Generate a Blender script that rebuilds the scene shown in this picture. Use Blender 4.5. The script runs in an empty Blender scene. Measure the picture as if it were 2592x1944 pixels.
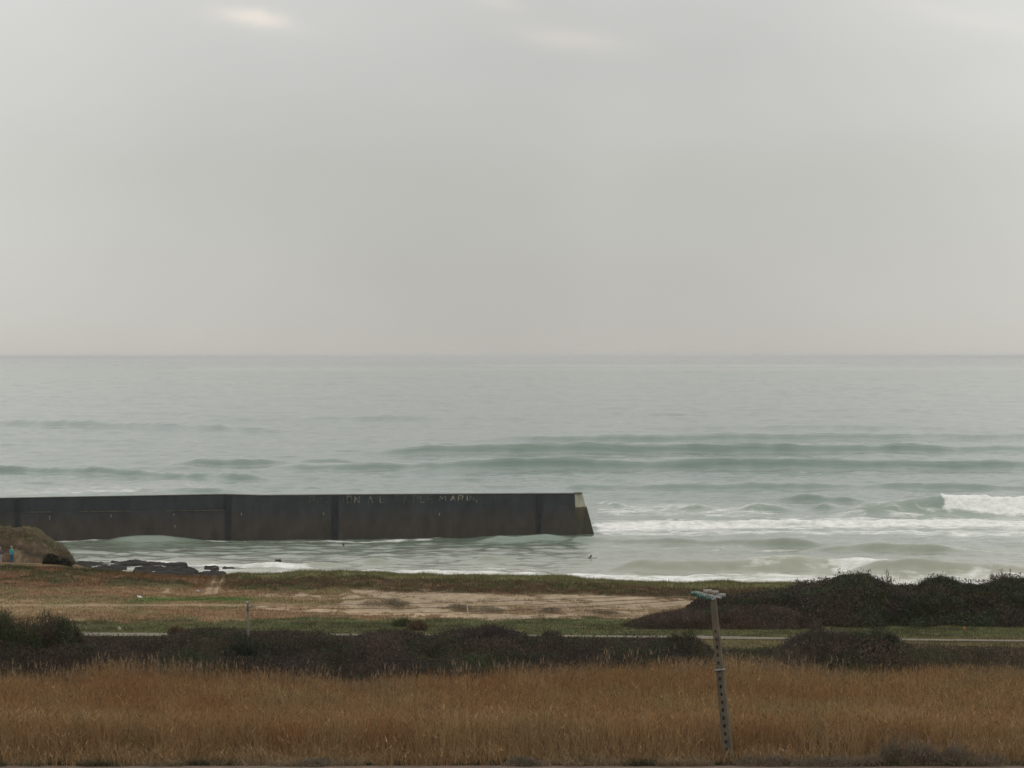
import bpy, bmesh, math, random
import numpy as np
from mathutils import Vector

# ------------------------------------------------------------------ camera, sky, sun, exposure
S = bpy.context.scene
COL = S.collection
F = 7000.0            # focal length in photograph pixels (2592 wide)
CX, CY = 1296.0, 972.0
CAMH = 22.0
PITCH = math.atan((CY - 902.5) / F)
cam_d = bpy.data.cameras.new('camera')
cam_d.sensor_width = 36.0
cam_d.lens = 36.0 * F / 2592.0
cam_d.clip_start = 1.0
cam_d.clip_end = 200000.0
cam = bpy.data.objects.new('camera', cam_d)
cam.location = (0, 0, CAMH)
cam.rotation_euler = (math.pi / 2 - PITCH, math.radians(0.03), 0)
COL.objects.link(cam)
S.camera = cam
S.view_settings.view_transform = 'Standard'
S.view_settings.look = 'None'
S.view_settings.exposure = 0.0
S.view_settings.gamma = 1.0
S.cycles.max_bounces = 6
S.cycles.volume_bounces = 0

SUN_AZ, SUN_EL = math.radians(68), math.radians(48)     # from +Y towards +X
w = bpy.data.worlds.new('World'); S.world = w; w.use_nodes = True
nt = w.node_tree; N = nt.nodes; L = nt.links; N.clear()
def nd(t, **k):
    n = N.new(t)
    for a, v in k.items(): setattr(n, a, v)
    return n
def wmath(op, a, b=None, c=None, clamp=False):
    n = N.new('ShaderNodeMath'); n.operation = op; n.use_clamp = clamp
    for i, v in enumerate((a, b, c)):
        if v is None: continue
        if isinstance(v, (int, float)): n.inputs[i].default_value = v
        else: L.new(v, n.inputs[i])
    return n.outputs[0]
out = nd('ShaderNodeOutputWorld'); bg = nd('ShaderNodeBackground')
tc = nd('ShaderNodeTexCoord'); sx = nd('ShaderNodeSeparateXYZ')
L.new(tc.outputs['Generated'], sx.inputs[0])
sky = nd('ShaderNodeTexSky', sky_type='NISHITA', sun_disc=False)
sky.sun_elevation = SUN_EL; sky.sun_rotation = SUN_AZ
sky.air_density = 1.0; sky.dust_density = 3.0
skys = nd('ShaderNodeMix', data_type='RGBA', blend_type='MULTIPLY'); skys.inputs[0].default_value = 1.0
L.new(sky.outputs[0], skys.inputs[6]); skys.inputs[7].default_value = (0.8, 0.8, 0.8, 1)
# overcast deck: a smooth ramp with elevation, faint cloud structure
ramp = nd('ShaderNodeValToRGB')
el = wmath('MULTIPLY', sx.outputs[2], 1.0, clamp=True)
L.new(el, ramp.inputs[0])
cr = ramp.color_ramp; cr.interpolation = 'EASE'
stops = [(0.0, (4.95, 4.80, 4.42)), (0.02, (5.0, 4.94, 4.62)), (0.06, (5.12, 5.13, 4.82)),
         (0.10, (5.50, 5.52, 5.30)), (0.135, (5.95, 5.92, 5.72)), (0.35, (6.9, 6.8, 6.6)), (1.0, (8.4, 8.3, 8.1))]
cr.elements[0].position = 0.0; cr.elements[1].position = 1.0
for p, c in stops:
    e = cr.elements[0] if p == 0.0 else (cr.elements[-1] if p == 1.0 else cr.elements.new(p))
    e.color = (*[v / 16.0 for v in c], 1)
cn = nd('ShaderNodeTexNoise'); cn.inputs['Scale'].default_value = 7.0; cn.inputs['Detail'].default_value = 4.0
cn.inputs['Roughness'].default_value = 0.45
mp = nd('ShaderNodeMapping'); mp.inputs['Scale'].default_value = (1, 1, 2.2)
L.new(tc.outputs['Generated'], mp.inputs[0]); L.new(mp.outputs[0], cn.inputs['Vector'])
cl = wmath('MULTIPLY_ADD', cn.outputs['Fac'], 0.20, 0.90)
az = wmath('DIVIDE', sx.outputs[0], wmath('MAXIMUM', sx.outputs[1], 0.05))
_g = wmath('MULTIPLY', wmath('SUBTRACT', az, 0.034), 55.0)
shaft = wmath('MULTIPLY', wmath('EXPONENT', wmath('MULTIPLY', wmath('MULTIPLY', _g, _g), -1.0)), 0.022)
azq = wmath('MINIMUM', wmath('MULTIPLY', wmath('MULTIPLY', az, az), 5.6), 0.24)
bri = wmath('MULTIPLY', cl, wmath('ADD', wmath('ADD', azq, shaft), 1.01))
# thinner spots in the cloud where a little warm light comes through
elr = wmath('DIVIDE', sx.outputs[2], wmath('MAXIMUM', sx.outputs[1], 0.05))
n2 = nd('ShaderNodeTexNoise'); n2.inputs['Scale'].default_value = 45.0; n2.inputs['Detail'].default_value = 3.0
L.new(tc.outputs['Generated'], n2.inputs['Vector'])
warp = wmath('MULTIPLY_ADD', n2.outputs['Fac'], 0.010, -0.005)
def spot(px, py, rx, ry, amp):
    a0 = (px - CX) / F; e0 = (902.5 - py) / F
    da = wmath('DIVIDE', wmath('SUBTRACT', wmath('ADD', az, warp), a0), rx / F)
    de = wmath('DIVIDE', wmath('SUBTRACT', wmath('ADD', elr, warp), wmath('MULTIPLY_ADD', wmath('SUBTRACT', az, a0), -0.18, e0)), ry / F)
    r2 = wmath('ADD', wmath('MULTIPLY', da, da), wmath('MULTIPLY', de, de))
    return wmath('MULTIPLY', wmath('EXPONENT', wmath('MULTIPLY', r2, -1.0)), amp)
sp = wmath('ADD', spot(640, 52, 85, 24, 0.13), wmath('ADD', spot(1440, 98, 130, 26, 0.05), wmath('ADD', spot(2450, 45, 240, 30, 0.03), spot(1260, 8, 60, 16, 0.04))))
fwd = wmath('GREATER_THAN', sx.outputs[1], 0.3)
sp = wmath('MULTIPLY', sp, fwd)
mul = nd('ShaderNodeVectorMath', operation='SCALE'); L.new(ramp.outputs[0], mul.inputs[0])
L.new(wmath('MULTIPLY', bri, 16.0), mul.inputs['Scale'])
spc = nd('ShaderNodeVectorMath', operation='SCALE'); spc.inputs[0].default_value = (16, 11.4, 7.6)
L.new(sp, spc.inputs['Scale'])
add = nd('ShaderNodeVectorMath', operation='ADD'); L.new(mul.outputs[0], add.inputs[0]); L.new(spc.outputs[0], add.inputs[1])
mx = nd('ShaderNodeMix', data_type='RGBA'); mx.inputs[0].default_value = 0.96
L.new(skys.outputs[2], mx.inputs[6]); L.new(add.outputs[0], mx.inputs[7])
L.new(mx.outputs[2], bg.inputs[0]); bg.inputs[1].default_value = 0.1
L.new(bg.outputs[0], out.inputs[0])

sun_d = bpy.data.lights.new('sun', 'SUN'); sun_d.energy = 0.5; sun_d.angle = math.radians(14); sun_d.color = (1, .95, .87)
sun = bpy.data.objects.new('sun', sun_d); COL.objects.link(sun)
sdir = Vector((math.sin(SUN_AZ) * math.cos(SUN_EL), math.cos(SUN_AZ) * math.cos(SUN_EL), math.sin(SUN_EL)))
sun.rotation_euler = sdir.to_track_quat('Z', 'Y').to_euler()
sun.location = (0, 0, 200)

# ------------------------------------------------------------------ helpers
rng = np.random.default_rng(7)
random.seed(7)
def zray(py, Y):
    """height of the sight line of photograph row py at distance Y"""
    t = (py - CY) / F
    c, s = math.cos(PITCH), math.sin(PITCH)
    return CAMH + Y * (-(t * c + s) / (c - t * s))
def yray(z, py):
    t = (py - CY) / F
    c, s = math.cos(PITCH), math.sin(PITCH)
    return (z - CAMH) / (-(t * c + s) / (c - t * s))
def vrow(z, Y):
    a = (CAMH - z) / Y
    c, s = math.cos(PITCH), math.sin(PITCH)
    return CY + F * (a * c - s) / (c + a * s)
def X(px, Y): return (px - CX) / F * Y
def P(px, py, Y): return Vector((X(px, Y), Y, float(zray(py, Y))))
def lerp(tab, x):
    a = np.array(tab, float)
    return np.interp(x, a[:, 0], a[:, 1])
def smooth(a, b, x):
    t = np.clip((x - a) / (b - a), 0, 1)
    return t * t * (3 - 2 * t)
_lat = rng.random((256, 256))
def vn(x, y, off=0):
    x = np.asarray(x, float) + off * 17.31; y = np.asarray(y, float) + off * 9.77
    xi = np.floor(x).astype(int); yi = np.floor(y).astype(int)
    fx = x - xi; fy = y - yi
    fx = fx * fx * (3 - 2 * fx); fy = fy * fy * (3 - 2 * fy)
    x0 = xi & 255; x1 = (xi + 1) & 255; y0 = yi & 255; y1 = (yi + 1) & 255
    return (_lat[x0, y0] * (1 - fx) * (1 - fy) + _lat[x1, y0] * fx * (1 - fy) + _lat[x0, y1] * (1 - fx) * fy + _lat[x1, y1] * fx * fy)
def fbm(x, y, oct=4, off=0):
    r = 0; a = 0.5; t = 0
    for i in range(oct):
        r = r + a * vn(x * 2 ** i, y * 2 ** i, off + i * 3); t += a; a *= 0.55
    return r / t

def setcol(me, cols, name='col'):
    at = me.color_attributes.new(name, 'FLOAT_COLOR', 'POINT')
    c = np.ones((len(me.vertices), 4), np.float32); c[:, :3] = cols
    at.data.foreach_set('color', c.ravel())
def setval(me, vals, name):
    at = me.attributes.new(name, 'FLOAT', 'POINT')
    at.data.foreach_set('value', np.asarray(vals, np.float32).ravel())
def npmesh(name, V, faces, k, mat, cols=None, parent=None, smoothf=False, loc=None):
    """faces: (n,k) array of vertex indices"""
    me = bpy.data.meshes.new(name)
    V = np.asarray(V, np.float32); faces = np.asarray(faces, np.int32)
    me.vertices.add(len(V)); me.vertices.foreach_set('co', V.ravel())
    n = len(faces)
    me.loops.add(n * k); me.loops.foreach_set('vertex_index', faces.ravel())
    me.polygons.add(n)
    me.polygons.foreach_set('loop_start', np.arange(0, n * k, k, dtype=np.int32))
    me.polygons.foreach_set('loop_total', np.full(n, k, np.int32))
    if smoothf: me.polygons.foreach_set('use_smooth', np.ones(n, bool))
    me.update(calc_edges=True)
    if cols is not None: setcol(me, cols)
    me.materials.append(mat)
    o = bpy.data.objects.new(name, me); COL.objects.link(o)
    if parent: o.parent = parent
    if loc is not None: o.location = loc
    return o
def gridfaces(nr, nc):
    i = np.arange(nr - 1)[:, None] * nc + np.arange(nc - 1)[None, :]
    i = i.ravel()
    return np.stack([i, i + 1, i + nc + 1, i + nc], 1)
def tag(o, label=None, cat=None, group=None, kind=None):
    if label: o['label'] = label
    if cat: o['category'] = cat
    if group: o['group'] = group
    if kind: o['kind'] = kind
    return o
def empty(name, loc, label, cat, group=None, rz=0):
    e = bpy.data.objects.new(name, None); e.location = loc; e.rotation_euler = (0, 0, rz); COL.objects.link(e)
    e.empty_display_size = 0.2
    return tag(e, label, cat, group)

# ------------------------------------------------------------------ materials
def mat(name, color=(.5, .5, .5), rough=.85, spec=.3, attr=False, noise=None, bump=None, translucent=0.0, metallic=0.0):
    m = bpy.data.materials.new(name); m.use_nodes = True
    t = m.node_tree; b = t.nodes['Principled BSDF']
    b.inputs['Roughness'].default_value = rough
    b.inputs['Specular IOR Level'].default_value = spec
    b.inputs['Metallic'].default_value = metallic
    b.inputs['Base Color'].default_value = (*color, 1)
    src = None
    if attr:
        a = t.nodes.new('ShaderNodeAttribute'); a.attribute_name = 'col'; src = a.outputs['Color']
    if noise:
        sc, lo, hi = noise[:3]
        g = t.nodes.new('ShaderNodeTexCoord'); nz = t.nodes.new('ShaderNodeTexNoise')
        mpn = t.nodes.new('ShaderNodeMapping'); mpn.inputs['Scale'].default_value = noise[3] if len(noise) > 3 else (1, 1, 1)
        t.links.new(g.outputs['Object'], mpn.inputs[0]); t.links.new(mpn.outputs[0], nz.inputs['Vector'])
        nz.inputs['Scale'].default_value = sc; nz.inputs['Detail'].default_value = 6
        mr = t.nodes.new('ShaderNodeMapRange'); mr.inputs[1].default_value = .3; mr.inputs[2].default_value = .7
        mr.inputs[3].default_value = lo; mr.inputs[4].default_value = hi
        t.links.new(nz.outputs['Fac'], mr.inputs[0])
        mm = t.nodes.new('ShaderNodeVectorMath'); mm.operation = 'SCALE'
        if src: t.links.new(src, mm.inputs[0])
        else: mm.inputs[0].default_value = color
        t.links.new(mr.outputs[0], mm.inputs['Scale']); src = mm.outputs[0]
        if bump:
            bp = t.nodes.new('ShaderNodeBump'); bp.inputs['Strength'].default_value = bump; bp.inputs['Distance'].default_value = .1
            t.links.new(nz.outputs['Fac'], bp.inputs['Height']); t.links.new(bp.outputs[0], b.inputs['Normal'])
    if src: t.links.new(src, b.inputs['Base Color'])
    if translucent > 0:
        tr = t.nodes.new('ShaderNodeBsdfTranslucent'); ms = t.nodes.new('ShaderNodeMixShader'); ms.inputs[0].default_value = translucent
        if src: t.links.new(src, tr.inputs[0])
        else: tr.inputs[0].default_value = (*color, 1)
        o = t.nodes['Material Output']
        t.links.new(b.outputs[0], ms.inputs[1]); t.links.new(tr.outputs[0], ms.inputs[2]); t.links.new(ms.outputs[0], o.inputs[0])
    return m

M_ground = mat('ground_soil', attr=True, rough=.95, spec=.1, noise=(1.6, .78, 1.22), bump=.5)
M_leaf = mat('leaf', attr=True, rough=.7, spec=.15, translucent=.2)
M_reed = mat('reed', attr=True, rough=.8, spec=.15, translucent=.25)
M_twig = mat('twig', attr=True, rough=.9, spec=.1)

# ------------------------------------------------------------------ terrain
crest = [(-2500, 1436), (0, 1437), (178, 1441), (285, 1449), (411, 1461), (538, 1465), (572, 1460), (600, 1455), (673, 1455), (740, 1453), (806, 1450),
         (916, 1450), (958, 1453), (1043, 1457), (1120, 1460), (1296, 1461), (1358, 1463), (1485, 1469), (1611, 1475), (1719, 1480), (1896, 1480),
         (2030, 1484), (2250, 1489), (2592, 1492), (5000, 1498)]
prof = [(-80, 9.0), (40, 8.2), (80, 7.5), (98.8, 7.36), (101.5, 7.0), (104, 6.6), (112, 5.4), (125, 4.7), (150, 4.45), (168, 4.5), (182, 4.5)]
def ground_z(Xw, Y):
    Xw = np.asarray(Xw, float); Y = np.asarray(Y, float)
    Yc = np.maximum(Y, 60.0)
    u = Xw / Yc * F + CX
    yc = lerp(crest, u)
    zc = zray(yc, 206.0)
    left = smooth(420, 120, u)
    a = lerp(prof, Y)
    rise = np.clip((Y - 182) / 24.0, 0, 1)
    z = np.where(Y <= 182, a, 4.5 + (zc - 4.5) * (rise ** 1.15))
    right_fall = lerp([(206, 0), (212, -.5), (235, -5.0), (262, -6.8), (330, -9)], Y)
    left_fall = lerp([(206, 0), (235, -2.15), (266, -4.2), (280, -4.9), (300, -6.2), (330, -9)], Y)
    z = np.where(Y > 206, zc + right_fall * (1 - left) + left_fall * left, z)
    n = (fbm(Xw / 7.0, Y / 5.0, 3, 2) - .5) * .35 * smooth(176, 190, Y) + (fbm(Xw / 1.2, Y / 1.0, 3, 5) - .5) * .12 * smooth(173, 180, Y)
    n = n + (fbm(Xw / 2.4, Y / 2.6, 3, 8) - .5) * .55 * smooth(190, 199, Y) * smooth(225, 212, Y)
    n = n * (1 - .35 * smooth(204, 208, Y))
    return z + n

# where the photograph's land shows each ground cover, by bearing (u) and row (v)
def ground_col(Xw, Y, Z):
    Xw = np.asarray(Xw, float); Y = np.asarray(Y, float)
    u = Xw / np.maximum(Y, 60) * F + CX
    v = vrow(Z, np.maximum(Y, 20))
    n1 = fbm(Xw / 3.0, Y / 2.0, 4, 11); n2_ = fbm(Xw / .8, Y / .7, 3, 21); n3 = fbm(Xw / 9.0, Y / 4.0, 3, 31)
    vj = v + (n1 - .5) * 22 + (n2_ - .5) * 8
    uj = u + (n1 - .5) * 90
    def c(r, g, b): return np.array([r, g, b])
    straw = c(.265, .190, .105); rust = c(.225, .142, .080); olive = c(.165, .140, .068); green = c(.105, .112, .048)
    dkgreen = c(.075, .076, .036); sand = c(.325, .255, .175); brown = c(.095, .068, .038); soil = c(.075, .05, .032)
    col = np.zeros(np.shape(Xw) + (3,))
    def mixc(col, c2, f): return col * (1 - f[..., None]) + c2 * f[..., None]
    col[:] = soil
    col = mixc(col, olive * .85 * (.7 + .6 * n1[..., None]), smooth(157, 160, Y))
    # left meadow: straw and rust with greener streaks
    mead = np.zeros_like(col); mead[:] = straw
    mead = mixc(mead, rust, smooth(.42, .62, n3)); mead = mixc(mead, olive, smooth(.5, .68, n1) * .75)
    col = mixc(col, mead, smooth(172, 175, Y))
    # heather edge near the shore on the left
    f = smooth(1496, 1478, vj) * smooth(172, 175, Y)
    hb = np.zeros_like(col); hb[:] = c(.16, .095, .05); hb = mixc(hb, c(.085, .075, .036), smooth(.42, .6, n1))
    col = mixc(col, hb, f)
    # bright green strip
    f = np.exp(-((v - 1517 - (n1 - .5) * 8) / 6.5) ** 2) * smooth(300, 380, uj) * smooth(690, 620, uj)
    col = mixc(col, c(.085, .13, .035), f)
    f = np.exp(-((v - 1532) / 1.6) ** 2) * smooth(60, 200, u) * smooth(760, 600, u) * .7
    col = mixc(col, c(.27, .21, .15), f)
    # dune front: patchy then full sand
    top = lerp([(560, 1512), (640, 1500), (800, 1500), (930, 1492), (1050, 1492), (1200, 1500), (1400, 1508), (1700, 1511), (1760, 1516)], u)
    bot = lerp([(560, 1520), (760, 1530), (930, 1545), (1200, 1566), (1700, 1564)], u)
    f = smooth(top - 3, top + 3, vj) * smooth(bot + 5, bot - 3, vj) * smooth(560, 720, u) * smooth(1990, 1900, uj)
    q_ = lerp([(560, .42), (760, .52), (930, .60), (1020, .68), (1150, .9)], u); f = f * smooth(.06, -.04, n1 - q_)
    f2 = smooth(.54, .64, fbm(Xw / 2.2, Y / 1.2, 3, 41)) * smooth(1525, 1535, v)
    f3 = smooth(.60, .72, fbm(Xw / 1.6, Y / 1.2, 3, 45))
    f = f * (1 - .75 * np.maximum(f2, f3))
    sn = sand * (.78 + .36 * n1[..., None]); sn = mixc(sn, c(.25, .185, .11), smooth(.42, .60, n2_) * .55)
    col = mixc(col, sn, np.clip(f, 0, 1))
    # sandy track that widens to the right
    tc_ = lerp([(560, 1533), (620, 1535), (800, 1545), (1000, 1556), (1150, 1560)], u); tw = lerp([(560, 1.5), (700, 4), (900, 8), (1100, 7)], u)
    f = np.exp(-((v - tc_ + (n2_ - .5) * 4) / tw) ** 2) * smooth(560, 640, u) * smooth(1250, 1100, u)
    col = mixc(col, c(.39, .29, .19), np.clip(f * 1.2, 0, 1) * smooth(.7, .4, n2_))
    # green verge behind the road
    gt = lerp([(0, 1578), (600, 1570), (800, 1558), (1000, 1566), (1700, 1562), (2600, 1560)], u)
    f = smooth(gt - 2, gt + 4, vj) * smooth(171, 173, Y)
    g = np.zeros_like(col); g[:] = green; g = mixc(g, dkgreen, smooth(.45, .6, n1)); g = mixc(g, olive, smooth(.6, .7, n2_) * .6)
    col = mixc(col, g, f)
    # dark crest band and light green crest of the dune
    cy = lerp(crest, u)
    bt = lerp([(560, 1490), (700, 1500), (900, 1492), (1000, 1494), (1200, 1502), (1700, 1512), (2600, 1520)], u)
    f = smooth(bt + 3, bt - 3, vj) * smooth(540, 620, u) * smooth(172, 175, Y)
    d = np.zeros_like(col); d[:] = brown; d = mixc(d, c(.075, .072, .03), smooth(.45, .6, n1)); d = mixc(d, c(.125, .08, .045), smooth(.55, .7, n2_))
    col = mixc(col, d, f)
    f = smooth(cy + 11, cy + 4, v + (n1 - .5) * 9) * smooth(560, 640, u) * smooth(190, 196, Y)
    col = mixc(col, c(.15, .145, .065) * (.8 + .4 * n2_[..., None]), f)
    # two sandy gaps
    for (ua, va, ub, vb, wd) in ((438, 1470, 420, 1502, 13), (545, 1464, 522, 1506, 11), (566, 1462, 540, 1504, 7)):
        t = np.clip((v - va) / (vb - va), 0, 1); uc = ua + (ub - ua) * t
        f = np.exp(-((u - uc + (n2_ - .5) * 14) / (wd * (.55 + .7 * t))) ** 2) * smooth(va - 2, va + 3, v) * smooth(vb + 3, vb - 3, v)
        col = mixc(col, c(.30, .225, .145), np.clip(f * 1.0, 0, 1) * smooth(.80, .50, n1) * smooth(1513, 1506, v))
    # dry mud ground by the pole, at the foot of the picture
    f = smooth(99.3, 98.7, Y + (n2_ - .5) * 1.0)
    col = mixc(col, c(.150, .112, .088) * (.85 + .3 * n2_[..., None]), f)
    # beach
    f = smooth(214, 224, Y) * smooth(200, 330, u)
    col = mixc(col, c(.33, .27, .19), f)
    return col

ys = np.concatenate([np.arange(-80, 90, 5.0), np.arange(90, 168, .6), np.arange(168, 216, .16), np.arange(216, 300, 1.0), np.arange(300, 361, 10.0)])
xs_u = np.concatenate([np.arange(-2600, -300, 60.0), np.arange(-300, 2900, 3.0), np.arange(2900, 5200, 60.0)])
U, YY = np.meshgrid(xs_u, ys)
XX = (U - CX) / F * np.maximum(YY, 60.0)
ZZ = ground_z(XX, YY)
gc = ground_col(XX, YY, ZZ)
ground = npmesh('ground', np.stack([XX, YY, ZZ], -1).reshape(-1, 3), gridfaces(len(ys), len(xs_u)), 4, M_ground, gc.reshape(-1, 3), smoothf=True)
tag(ground, kind='structure')

# coast road
M_road = mat('road_surface', (.175, .155, .12), rough=.9, spec=.15, noise=(1.3, .8, 1.15))
us = np.arange(-900, 3500, 10.0); rows = []
yc_r = lerp([(-900, 1603), (0, 1604.5), (600, 1606.5), (1300, 1608.5), (1700, 1613), (2000, 1617), (2592, 1623), (3500, 1632)], us)
wr = lerp([(-900, 3.0), (300, 2.0), (1300, .95), (1600, 1.1), (1780, 1.9), (2000, 1.1), (3500, .9)], us)
Ym = yray(4.53, yc_r)
for k in (0, .33, .66, 1.0):
    Yk = Ym + (k - .5) * wr
    xk = (us - CX) / F * Yk
    rows.append(np.stack([xk, Yk, np.maximum(ground_z(xk, Yk), 4.49) + .045], -1))
road = npmesh('road', np.concatenate(rows), gridfaces(4, len(us)), 4, M_road, smoothf=True)
tag(road, kind='structure')

# ------------------------------------------------------------------ sea
D = np.concatenate([np.array([1.2, 2.4, 3.6]), np.arange(5, 30, .4), np.arange(30, 640, .85), np.arange(640, 760, 20)])
ysea = (CAMH * F / D)[::-1]
us2 = np.concatenate([np.arange(-2200, -250, 25.0), np.arange(-250, 2850, 2.8), np.arange(2850, 4800, 25.0)])
U2, Y2 = np.meshgrid(us2, ysea)
X2 = (U2 - CX) / F * Y2
V2 = CY + F * (CAMH / Y2 * math.cos(PITCH) - math.sin(PITCH)) / (math.cos(PITCH) + CAMH / Y2 * math.sin(PITCH))
Z2 = np.zeros_like(X2)
def seaY(py, z=0.0): return yray(z, py)
# each swell: points (px, row of crest), height, front width, back width, foam on crest
def ease(pts, x):
    p = np.array(pts, float); x = np.clip(x, p[0, 0], p[-1, 0])
    k = np.clip(np.searchsorted(p[:, 0], x, side='right') - 1, 0, len(p) - 2)
    t = (x - p[k, 0]) / (p[k + 1, 0] - p[k, 0]); t = t * t * (3 - 2 * t)
    return p[k, 1] * (1 - t) + p[k + 1, 1] * t
def swell(pts, A, wf, wb, fade=80, noise=.25, seed=0):
    """the crest runs nearly straight over the water; its rise and fall in the picture is its height"""
    global Z2
    p = np.array(pts, float)
    k = np.polyfit(p[:, 0], p[:, 1], 1)
    u1 = us2
    base = np.polyval(k, np.clip(u1, p[0, 0] - 200, p[-1, 0] + 200))
    Yb0 = yray(0.0, base)
    offp = A * F / Yb0
    Yb = yray(0.0, base + offp)
    rows_ = ease(pts, u1) + (fbm(u1 / 70.0, u1 * 0 + seed, 3, seed) - .5) * 5.0
    hgt = np.clip(zray(rows_, Yb), 0, A * 1.7)
    ends = smooth(p[0, 0] - fade, p[0, 0] + fade, u1) * smooth(p[-1, 0] + fade, p[-1, 0] - fade, u1)
    hgt = (hgt * ends)[None, :]
    sp_ = Yb[None, :] ** 2 / (CAMH * F) * .85
    jag = (fbm(X2 / 7.0, Y2 / 7.0, 3, seed + 9) - .5) * wf * .35
    s = Y2 - Yb[None, :] + jag
    wf_ = np.maximum(wf, sp_ * 1.6)
    Z2 = Z2 + 1.08 * hgt * np.where(s < 0, np.exp(-np.abs(s / wf_) ** 1.7), np.exp(-np.abs(s / wb) ** 1.3))
sw = [
 ([(700, 1170), (1055, 1172), (1277, 1161), (1394, 1160), (1640, 1167), (1758, 1161), (1933, 1162), (2226, 1167), (2700, 1170)], 2.0, 13, 22, 150),
 ([(900, 1141), (1125, 1133), (1348, 1124), (1512, 1123), (1640, 1128), (1933, 1123), (2168, 1126), (2700, 1132)], 1.9, 17, 26, 150),
 ([(1250, 1106), (1400, 1105), (1758, 1100), (2226, 1098), (2700, 1103)], 1.5, 17, 30, 150),
 ([(1500, 1081), (1800, 1078), (2100, 1076), (2350, 1080), (2700, 1084)], .75, 20, 30, 150),
 ([(-400, 1060), (0, 1064), (140, 1064), (350, 1072), (500, 1078), (720, 1084)], 1.5, 19, 30, 160),
 ([(480, 1063), (700, 1058), (820, 1053), (975, 1051), (1170, 1056), (1400, 1058)], 1.15, 20, 32, 130),
 ([(500, 1028), (700, 1027), (900, 1030), (1500, 1032), (1900, 1036), (2500, 1038)], .6, 30, 40, 150),
 ([(1200, 1048), (1500, 1046), (1800, 1049), (2300, 1052)], .6, 26, 36, 150),
 ([(-400, 1172), (0, 1179), (210, 1187), (420, 1196), (640, 1200)], 1.1, 9, 18, 100),
 ([(440, 1171), (530, 1166), (620, 1165), (720, 1171)], 1.0, 11, 18, 60),
 ([(730, 1171), (800, 1168), (930, 1172)], .7, 12, 18, 60),
 ([(-300, 1108), (100, 1108), (450, 1114)], .5, 15, 26, 120),
 ([(1400, 1226), (1650, 1230), (1900, 1226), (2150, 1228), (2350, 1226), (2700, 1230)], .8, 8, 14, 120),
 ([(1500, 1214), (1700, 1219), (1850, 1226)], .4, 8, 14, 80),
 ([(1960, 1258), (2040, 1252), (2130, 1258), (2200, 1264)], .85, 7, 12, 60),
 ([(1860, 1286), (1930, 1278), (2010, 1286)], .8, 6, 11, 50),
 ([(2050, 1287), (2090, 1276), (2140, 1284)], .5, 6, 10, 40),
 ([(2140, 1280), (2240, 1272), (2330, 1262), (2370, 1259), (2450, 1263), (2800, 1266)], 2.3, 5.5, 12, 60),
 ([(1520, 1270), (1620, 1288), (1740, 1280), (1830, 1290)], .4, 6, 9, 60),
 ([(1470, 1325), (1700, 1322), (2000, 1320), (2300, 1322), (2700, 1324)], .35, 4, 10, 60),
 ([(1420, 1358), (1600, 1364), (1850, 1370), (1980, 1369), (2100, 1378)], .5, 4, 7, 70),
 ([(2060, 1382), (2200, 1377), (2330, 1380), (2450, 1390)], .75, 4, 7, 70),
 ([(900, 1412), (950, 1408), (1000, 1413)], .5, 3, 5, 40),
 ([(1180, 1412), (1240, 1408), (1290, 1411)], .3, 3, 5, 40),
 ([(1550, 1418), (1800, 1422), (1950, 1414), (2010, 1413), (2090, 1419), (2200, 1420)], 1.1, 2.6, 6, 60),
 ([(2180, 1424), (2250, 1418), (2300, 1415), (2450, 1420), (2592, 1428), (2800, 1434)], 1.4, 3.0, 7, 50),
 ([(640, 1424), (800, 1425), (860, 1420)], .35, 3, 5, 50),
 ([(260, 1366), (340, 1358), (420, 1356), (520, 1364)], .55, 5, 7, 60),
 ([(1180, 1366), (1290, 1354), (1350, 1353), (1450, 1362)], .45, 4, 6, 60),
 ([(560, 1228), (700, 1232), (900, 1236)], .35, 6, 10, 60),
 ([(200, 1236), (380, 1238), (620, 1243)], .4, 6, 10, 60),
]
for i, s_ in enumerate(sw):
    swell(s_[0], s_[1], min(s_[2], 1.75 * s_[1]), min(s_[3], 6 * s_[1] + 4), s_[4], .22, i * 7 + 1)
# open water: long low swell lines and chop
far = smooth(520, 900, Y2) * smooth(4200, 2000, Y2)
Z2 += far * .28 * (fbm(X2 / 160.0, Y2 / 26.0, 2, 71) - .5) * 2
Z2 += .30 * (fbm(X2 / 26.0, Y2 / 9.0, 3, 73) - .5) * 2 * smooth(3000, 700, Y2)
Z2 += .26 * (fbm(X2 / 7.0, Y2 / 3.2, 3, 75) - .5) * 2 * smooth(1600, 500, Y2)
Z2 += .14 * (fbm(X2 / 2.6, Y2 / 1.5, 2, 77) - .5) * 2 * smooth(700, 350, Y2)
_ly = np.log(Y2)
_w = smooth(330, 480, Y2) * smooth(20000, 5000, Y2)
Z2 += _w * .0005 * Y2 * (fbm(X2 / (2.5 + Y2 * .0028), _ly * 95, 2, 96) - .5)
Z2 += _w * .0012 * Y2 * (fbm(X2 / (6 + Y2 * .006), _ly * 42, 3, 86) - .5) * (.5 + fbm(X2 / 90, _ly * 9, 2, 88))
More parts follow.
